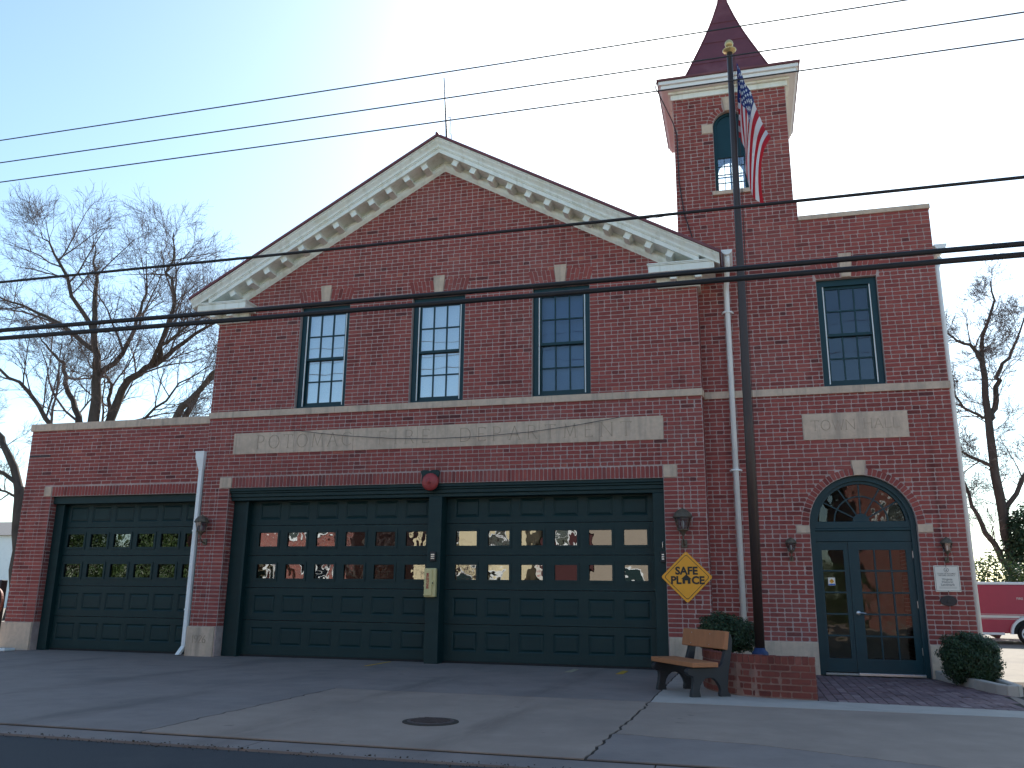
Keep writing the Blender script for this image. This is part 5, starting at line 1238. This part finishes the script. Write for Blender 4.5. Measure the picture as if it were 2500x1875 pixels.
limbs = [(.23, 2.0, [(-15.2, 14, 4.2), (-15.6, 14.2, 6.3), (-16.06, 14.3, 7.52), (-16.85, 14.6, 8.5), (-17.74, 15, 10.02), (-18.33, 15.2, 11.01), (-19.51, 15.6, 12.06), (-20.84, 16, 13.5)]),
 (.17, 0, [(-15.3, 13.9, 4.0), (-15.9, 13.4, 6.2), (-16.51, 13, 7.54), (-17.63, 12.6, 8.85), (-18.96, 12.2, 10.1), (-20.35, 12, 10.99)]),
 (.15, 0, [(-15.2, 14.3, 4.4), (-15.6, 15, 6.2), (-15.8, 15.4, 7.55), (-16.04, 15.8, 8.77), (-16.37, 16, 9.94), (-17.19, 16.4, 10.54), (-18.33, 17, 11.3), (-19.3, 17, 12.9)]),
 (.30, 0, [(-15.0, 14, 4.4), (-14.93, 13.8, 7.55), (-15.13, 13.8, 9.71), (-15.31, 13.7, 10.88), (-15.44, 13.6, 13.52), (-15.42, 13.4, 14.91), (-15.52, 13.2, 16.6)]),
 (.25, 0, [(-14.9, 14, 4.6), (-14.67, 14.4, 7.54), (-14.26, 14.7, 9.43), (-13.36, 15, 10.36), (-12.33, 15.2, 11.68), (-11.0, 15.3, 12.6), (-9.9, 15.4, 14.2)]),
 (.15, 0, [(-15.13, 13.9, 9.6), (-14.45, 14.3, 10.75), (-14.33, 14.8, 12.94), (-14.27, 15, 14.38), (-14.6, 15.2, 16.6)]),
 (.15, 0, [(-13.3, 14.9, 10.4), (-12.94, 14.6, 11.1), (-12.45, 14.4, 12.62), (-12.24, 14.2, 13.71), (-12.47, 14, 14.85), (-12.33, 13.9, 15.82), (-12.2, 13.7, 17.0)]),
 (.13, 0, [(-15.31, 13.7, 10.8), (-16.82, 13.4, 12.18), (-18.39, 13, 13.2), (-20.38, 12.7, 14.2)]),
 (.13, 0, [(-15.4, 13.7, 11.6), (-16.16, 13.2, 13.75), (-17.13, 12.8, 16.0), (-17.7, 12.6, 17.2)]),
 (.10, 0, [(-14.9, 14.2, 5.2), (-14.24, 14.5, 7.2), (-13.04, 15, 8.09), (-12.33, 15.3, 9.3), (-11.2, 15.4, 10.2)]),
 (.12, 0, [(-13.6, 14.9, 10.2), (-12.6, 14.2, 10.9), (-11.2, 13.8, 11.7), (-9.9, 13.6, 12.5)])]
limbs = [(a, b, [(x_, y_, z_ if z_ < 9 else 9 + (z_ - 9) * .76) for x_, y_, z_ in p]) for a, b, p in limbs]
for ra, _, p in limbs: T1.grow(smooth_path(p, 3, .05, r1), ra * .82, .016, 0, SPEC)
T1.done('bare_tree', 'large spreading bare tree rising behind the low garage annex', (-15.0, 14, 0))
T2 = Tree(202); r2 = T2.r
tk = smooth_path([(-12.6, 14.8, -.1), (-12.7, 14.8, 3.0), (-12.6, 14.8, 5.6)], 4, .03, r2); T2.trunk.tube(tk, [.4, .37, .35, .34, .33, .32, .31, .30, .28], 10, cap=False)
for ra, p in ((.20, [(-12.6, 14.8, 5.4), (-11.97, 14.6, 7.53), (-10.72, 14.4, 8.71), (-9.83, 14.2, 9.54), (-8.4, 14, 10.6)]), (.16, [(-12.5, 14.8, 5.6), (-11.66, 15, 7.74), (-10.88, 15.2, 9.38), (-9.91, 15.4, 10.21), (-8.6, 15.6, 11.6)]), (.10, [(-12.4, 14.8, 5.8), (-11.0, 15.0, 7.0), (-9.6, 15.2, 7.9), (-8.2, 15, 8.6)]), (.10, [(-12.6, 14.8, 5.2), (-11.2, 14.0, 6.3), (-9.8, 13.6, 7.4)])):
    T2.grow(smooth_path(p, 3, .05, r2), ra, .018, 0, [(8, 1.0, 2.6, 42, .3), (6, .6, 1.5, 38, .2), (5, .4, .9, 36, .2), (3, .25, .5, 36, .2)])
T2.done('bare_tree', 'leaning bare tree between the annex roof and the gabled wall', (-12.6, 14.8, 0))
T3 = Tree(303); r3 = T3.r
tk = smooth_path([(-16.7, 13.0, -.1), (-16.8, 13, 2.5), (-17.2, 13, 4.8)], 4, .03, r3); T3.trunk.tube(tk, [.3, .28, .27, .26, .25, .24, .23, .22, .2], 10, cap=False)
for ra, p in ((.17, [(-17.2, 13, 4.7), (-17.91, 13, 6.2), (-18.95, 13, 7.07), (-19.73, 13, 7.79), (-21, 13, 9.2)]), (.09, [(-17.2, 13, 4.8), (-18.4, 12.8, 5.6), (-19.8, 12.4, 6.0), (-21.4, 12.2, 6.8)]), (.06, [(-17.1, 13, 4.4), (-18.6, 13.3, 4.8), (-20.2, 13.5, 5.0)])):
    T3.grow(smooth_path(p, 3, .05, r3), ra, .018, 0, [(8, 1.0, 2.4, 42, .2), (6, .6, 1.5, 38, .2), (5, .4, .9, 36, .2), (3, .25, .5, 36, .2)])
T3.done('bare_tree', 'smaller bare tree at the far left edge beside the annex', (-16.7, 13, 0))
T4 = Tree(404); r4 = T4.r
SP4 = [(12, .6, 1.8, 52, .1), (6, .4, 1.0, 44, .1), (5, .25, .7, 42, .1), (3, .15, .4, 40, .1)]
T4.grow(smooth_path([(17.8, 18, -.1), (17.75, 18, 1.5), (17.63, 18, 3.13), (17.53, 18, 5.08), (17.55, 18, 7.18), (17.54, 18, 8.91), (17.60, 18, 9.5), (18.05, 18, 10.75), (18.15, 18, 11.9)], 3, .03, r4), .22, .022, 0, [(26, .7, 2.0, 55, .3)] + SP4[1:])
for ra, p in ((.15, [(17.56, 18, 7.0), (17.88, 18.2, 7.51), (18.02, 18.3, 8.36), (18.36, 18.5, 9.03), (18.9, 18.7, 9.78), (19.4, 18.8, 11.2)]), (.10, [(17.52, 18, 9.1), (17.26, 17.9, 9.53), (16.85, 17.8, 9.75), (16.4, 17.8, 10.2)]), (.15, [(17.6, 18, 2.2), (17.19, 18, 2.9), (16.86, 18, 3.79), (16.51, 18, 4.93), (16.0, 18, 5.8)]), (.08, [(17.55, 18, 7.1), (17.03, 18, 7.3), (16.58, 18, 7.9), (16.1, 18, 8.4)]), (.12, [(17.6, 18, 3.6), (18.3, 18, 5.0), (19.2, 18, 6.0), (20, 18, 7.4)]), (.09, [(17.5, 18, 5.2), (16.9, 17.8, 5.7), (16.2, 17.6, 5.9)])):
    T4.grow(smooth_path(p, 3, .04, r4), ra * .8, .02, 0, SP4)
t4 = T4.done('bare_tree', 'knobbly bare tree with ivy at its foot right of the town hall', (17.8, 18, 0))
leaves(t4, 'ivy', 'leaf', [((17.95, 17.9, 2.0), (.55, .5, 1.9)), ((18.2, 17.8, 3.1), (.6, .5, 1.1))], 6000, .07, 31)
bsh = thing('evergreen_bush', 'sunlit green evergreen bush behind the red trailer', 'bush', (16.4, 15.6, 0))
bb = [((16.4, 15.7, 1.35), (.9, .8, 1.2)), ((17.3, 15.6, 1.2), (.8, .8, 1.0)), ((15.6, 15.8, 1.0), (.7, .7, .9))]
leaves(bsh, 'foliage', 'leaf2', bb, 6500, .06, 41); stems(bsh, (16.4, 15.6, 0), bb, 24, 42, .03)

# ------------------------------------------------------------------ far left: neighbour house, hedge, hose, splash block
def house(name, label, x0, x1, y0, y1, z1, rise, wm, rm, wins=(), door=None, front=1, extra=None, porch=None):
    """front=+1: the side at y1 faces the street (+y)"""
    h = thing(name, label, 'house', ((x0 + x1) / 2, y1, 0))
    fy = y1 if front > 0 else y0
    MB().box(x0, x1, y0, y1, -.1, z1).obj('wall', wm, h)
    m = (y0 + y1) / 2
    MB().add([(x0 - .3, y0 - .3, z1), (x1 + .3, y0 - .3, z1), (x1 + .3, y1 + .3, z1), (x0 - .3, y1 + .3, z1), (x0 - .3, m, z1 + rise), (x1 + .3, m, z1 + rise)], [(0, 1, 5, 4), (2, 3, 4, 5), (1, 2, 5), (3, 0, 4), (3, 2, 1, 0)]).obj('roof', rm, h)
    for a, b, c, d in wins:
        ya, yb = (fy + .01, fy + .07) if front > 0 else (fy - .07, fy - .01)
        w_ = MB().plate(a - .1, b + .1, c - .1, d + .1, [(a, b, c, d)], ya, yb).box(a, b, ya + .015, yb - .015, (c + d) / 2 - .02, (c + d) / 2 + .02).obj('window', 'white', h)
        MB().box(a, b, ya + .02, ya + .03, c, d).obj('pane', 'glass_door', w_); MB().box(a - .16, b + .16, ya, yb + .05, c - .16, c - .1).obj('sill', 'white', w_)
    if door:
        a, b, d = door; dd = MB().box(a, b, fy + .01, fy + .06, .1, d).obj('door', 'green', h); MB().plate(a - .12, b + .12, 0, d + .14, [(a, b, 0, d)], fy + .01, fy + .1).obj('door_frame', 'white', dd)
    if porch:
        a, b, z = porch; pr = MB().add([(a, fy + .02, z), (b, fy + .02, z), ((a + b) / 2, fy + .02, z + .95), (a, fy + 1.5, z), (b, fy + 1.5, z), ((a + b) / 2, fy + 1.5, z + .95)], [(0, 1, 2), (5, 4, 3), (0, 3, 4, 1), (1, 4, 5, 2), (2, 5, 3, 0)]).obj('porch_roof', 'white', h)
        for px in (a + .15, b - .15): MB().tube([(px, fy + 1.35, 0), (px, fy + 1.35, z)], .09, 12).obj('porch_post', 'white', pr)
    return h
house('neighbour_house', 'white house with dark roof glimpsed at the far left edge', -44, -33.6, 30, 38, 4.3, 1.2, 'white', 'shingle', [(-36.3, -35.3, 1.2, 2.6)], None, -1)
hb = thing('hedge_bush', 'loose green bush at the far left edge behind the annex corner', 'bush', (-7.4, 6, 0))
bb = [((-7.6, 6, 1.0), (.9, .7, .8)), ((-6.9, 5.6, .8), (.5, .5, .6))]; leaves(hb, 'foliage', 'leaf2', bb, 2500, .05, 51); stems(hb, (-7.4, 6, 0), bb, 16, 52, .025)
hs_ = thing('hose_reel', 'coiled orange hose hung on a dark post at the far left edge', 'hose', (-4.95, 1.0, 0))
MB().box(-5.25, -5.1, .95, 1.1, -.1, 1.25).obj('post', 'darkbronze', hs_, bevel=.01)
mb = MB()
for k in range(6):
    rr2 = .20 + .006 * k; mb.tube([(-5.10 + rr2 * .78 * math.cos(2 * math.pi * i / 28), .9 - k * .012, .82 + rr2 * 1.25 * math.sin(2 * math.pi * i / 28)) for i in range(29)], .013, 6, cap=False)
mb.obj('coil', 'hose', hs_)
MB().tube([(-5.17, .95, 1.0), (-5.17, .8, 1.02), (-5.17, .8, 1.08)], .012, 6).obj('hook', 'darkbronze', hs_)
sp = thing('splash_block', 'white splash block on the ground at the lower left annex corner', 'block', (-3.7, -.35, 0))
MB().box(-4.3, -3.42, -.42, -.18, .003, .05).obj('tray', 'white', sp, bevel=.012); MB().box(-4.3, -3.45, -.39, -.21, .0505, .056).obj('channel', 'concrete_pale', sp)

# ------------------------------------------------------------------ across the street (mirrored in the panes, lit by the sun)
house('brick_house', 'brick house with white porch gable across the street, mirrored in the left garage panes', -19, -9.6, -36, -25, 6.4, 2.6, 'texbrick', 'shingle', [(-11.6, -10.6, 1.0, 2.6), (-13.3, -12.3, 3.9, 5.4), (-11.6, -10.6, 3.9, 5.4), (-18, -17, 1.0, 2.6)], (-14.9, -13.9, 2.2), 1, None, (-16.2, -12.7, 2.45))
house('cream_house', 'cream sided house across the street, mirrored in the middle garage panes', -6.1, -.5, -34, -25.5, 5.6, 2.2, 'siding', 'shingle', [(-4.9, -4.1, 3.4, 4.8), (-2.4, -1.6, 3.4, 4.8), (-2.5, -1.7, .9, 2.0)], (-4.2, -3.3, 2.1))
house('shaded_brick_house', 'brick house painted dark for shade across the street, mirrored between the cream and tan houses', -.2, 2.1, -36, -27, 5.2, 2.0, 'maroon', 'shingle', [(.6, 1.3, 3.2, 4.6)])
house('tan_house', 'tan sided house across the street, mirrored in the rightmost garage panes', 2.4, 8.6, -35, -26, 5.4, 2.3, 'tan', 'shingle', [(6.2, 7.2, 3.2, 4.6), (6.3, 7.3, .9, 2.3)], (3.9, 4.8, 2.1))
house('orange_brick_house', 'sunlit orange brick house across the street, mirrored in the entrance door', 14.0, 24, -36, -25, 6.2, 2.4, 'texbrick', 'shingle', [(17.5, 18.5, 1.0, 2.6), (15.2, 16.1, 3.6, 5.0), (20.5, 21.5, 1.0, 2.6)], (19.1, 20.0, 2.2))
T5 = Tree(505)
for p, rr_ in (([(-7.6, -22.5, -.1), (-7.5, -22.5, 1.2), (-7.2, -22.4, 2.6), (-7.4, -22.2, 5), (-7.0, -22, 8)], .16), ([(-7.5, -22.5, 1.0), (-8.3, -22.4, 2.4), (-9.0, -22.3, 4.2)], .09), ([(-7.5, -22.5, .9), (-6.4, -22.4, 2.2), (-5.4, -22.3, 3.6)], .08)):
    T5.grow(smooth_path(p, 3, .04, T5.r), rr_, .02, 0, [(9, .8, 2.2, 45, .2), (6, .4, 1.1, 40, .2), (4, .25, .6, 38, .2)])
T5.done('street_tree', 'bare street tree before the cream house, mirrored in the garage panes', (-7.5, -22.5, 0), 'bare street trees across the road')
T6 = Tree(606)
for p, rr_ in (([(-2.9, -21.5, -.1), (-2.8, -21.5, 1.0), (-2.6, -21.4, 2.2), (-2.8, -21.2, 4.6), (-2.4, -21, 7)], .12), ([(-2.8, -21.5, .8), (-3.6, -21.4, 2.0), (-4.2, -21.3, 3.6)], .07), ([(-2.8, -21.5, .8), (-1.8, -21.4, 1.9), (-1.0, -21.3, 3.2)], .07)):
    T6.grow(smooth_path(p, 3, .04, T6.r), rr_, .02, 0, [(9, .8, 2.0, 45, .2), (6, .4, 1.0, 40, .2), (4, .25, .6, 38, .2)])
T6.done('street_tree', 'thin bare street tree before the cream house door, mirrored in the garage panes', (-2.8, -21.5, 0), 'bare street trees across the road')
for (bx_, by_, lab, r_, sd_) in ((12.6, -22, 'dark evergreen shrub across the road, mirrored in the entrance door', 1.5, 71), (1.2, -21.8, 'low evergreen shrub across the road, mirrored in the lower garage panes', .7, 72)):
    q = thing('evergreen_shrub', lab, 'shrub', (bx_, by_, 0), 'evergreen shrubs across the road'); bb = [((bx_, by_, r_ * .8), (r_ * .8, r_ * .7, r_ * .9))]
    leaves(q, 'foliage', 'leaf2', bb, 2500, .07, sd_); stems(q, (bx_, by_, 0), bb, 12, sd_, .03)
for (bx_, by_, lab, sd_) in ((-19.5, -23.5, 'tall dark evergreen across the road, mirrored in the annex door panes', 81), (-24.5, -24, 'broad dark evergreen further left across the road, mirrored in the annex door panes', 82), (-30, -24, 'leftmost dark evergreen across the road, beyond the broad one', 83)):
    q = thing('evergreen_tree', lab, 'tree', (bx_, by_, 0), 'evergreen trees across the road'); bb = [((bx_, by_, 2.2), (2.6, 1.6, 2.4)), ((bx_ + .3, by_, 4.6), (1.8, 1.3, 2.0))]
    leaves(q, 'crown', 'leaf2', bb, 5000, .16, sd_); MB().tube([(bx_, by_, -.1), (bx_, by_, 2.5), (bx_ + .2, by_, 5.2)], [.22, .17, .06], 8).obj('trunk', 'bark', q); stems(q, (bx_, by_, .8), bb, 30, sd_, .05, 'branches')
ns = thing('no_parking_sign', 'small white no parking sign on a post, mirrored in a garage pane', 'sign', (1.55, -19.5, 0))
MB().tube([(1.55, -19.5, -.1), (1.55, -19.5, 2.1)], .025, 8).obj('post', 'steel', ns)
MB().box(1.37, 1.73, -19.47, -19.465, 1.55, 2.1).obj('board', 'plaque', ns)
mb = MB(); a_ = arc_pts(1.55, 1.88, .13, 0, 2 * math.pi, 20); b_ = arc_pts(1.55, 1.88, .10, 0, 2 * math.pi, 20)
for k in range(20): mb.xz([b_[k], a_[k], a_[k + 1], b_[k + 1]], -19.462, -19.458)
mb.xz([(1.47, 1.95), (1.49, 1.97), (1.63, 1.81), (1.61, 1.79)], -19.4605, -19.4585); mb.obj('red_ring', 'redprint', ns)
text('P', .17, Vector((1.55, -19.4635, 1.82)), 'black', ns, 'lettering', rot=(R(90), 0, R(180)))
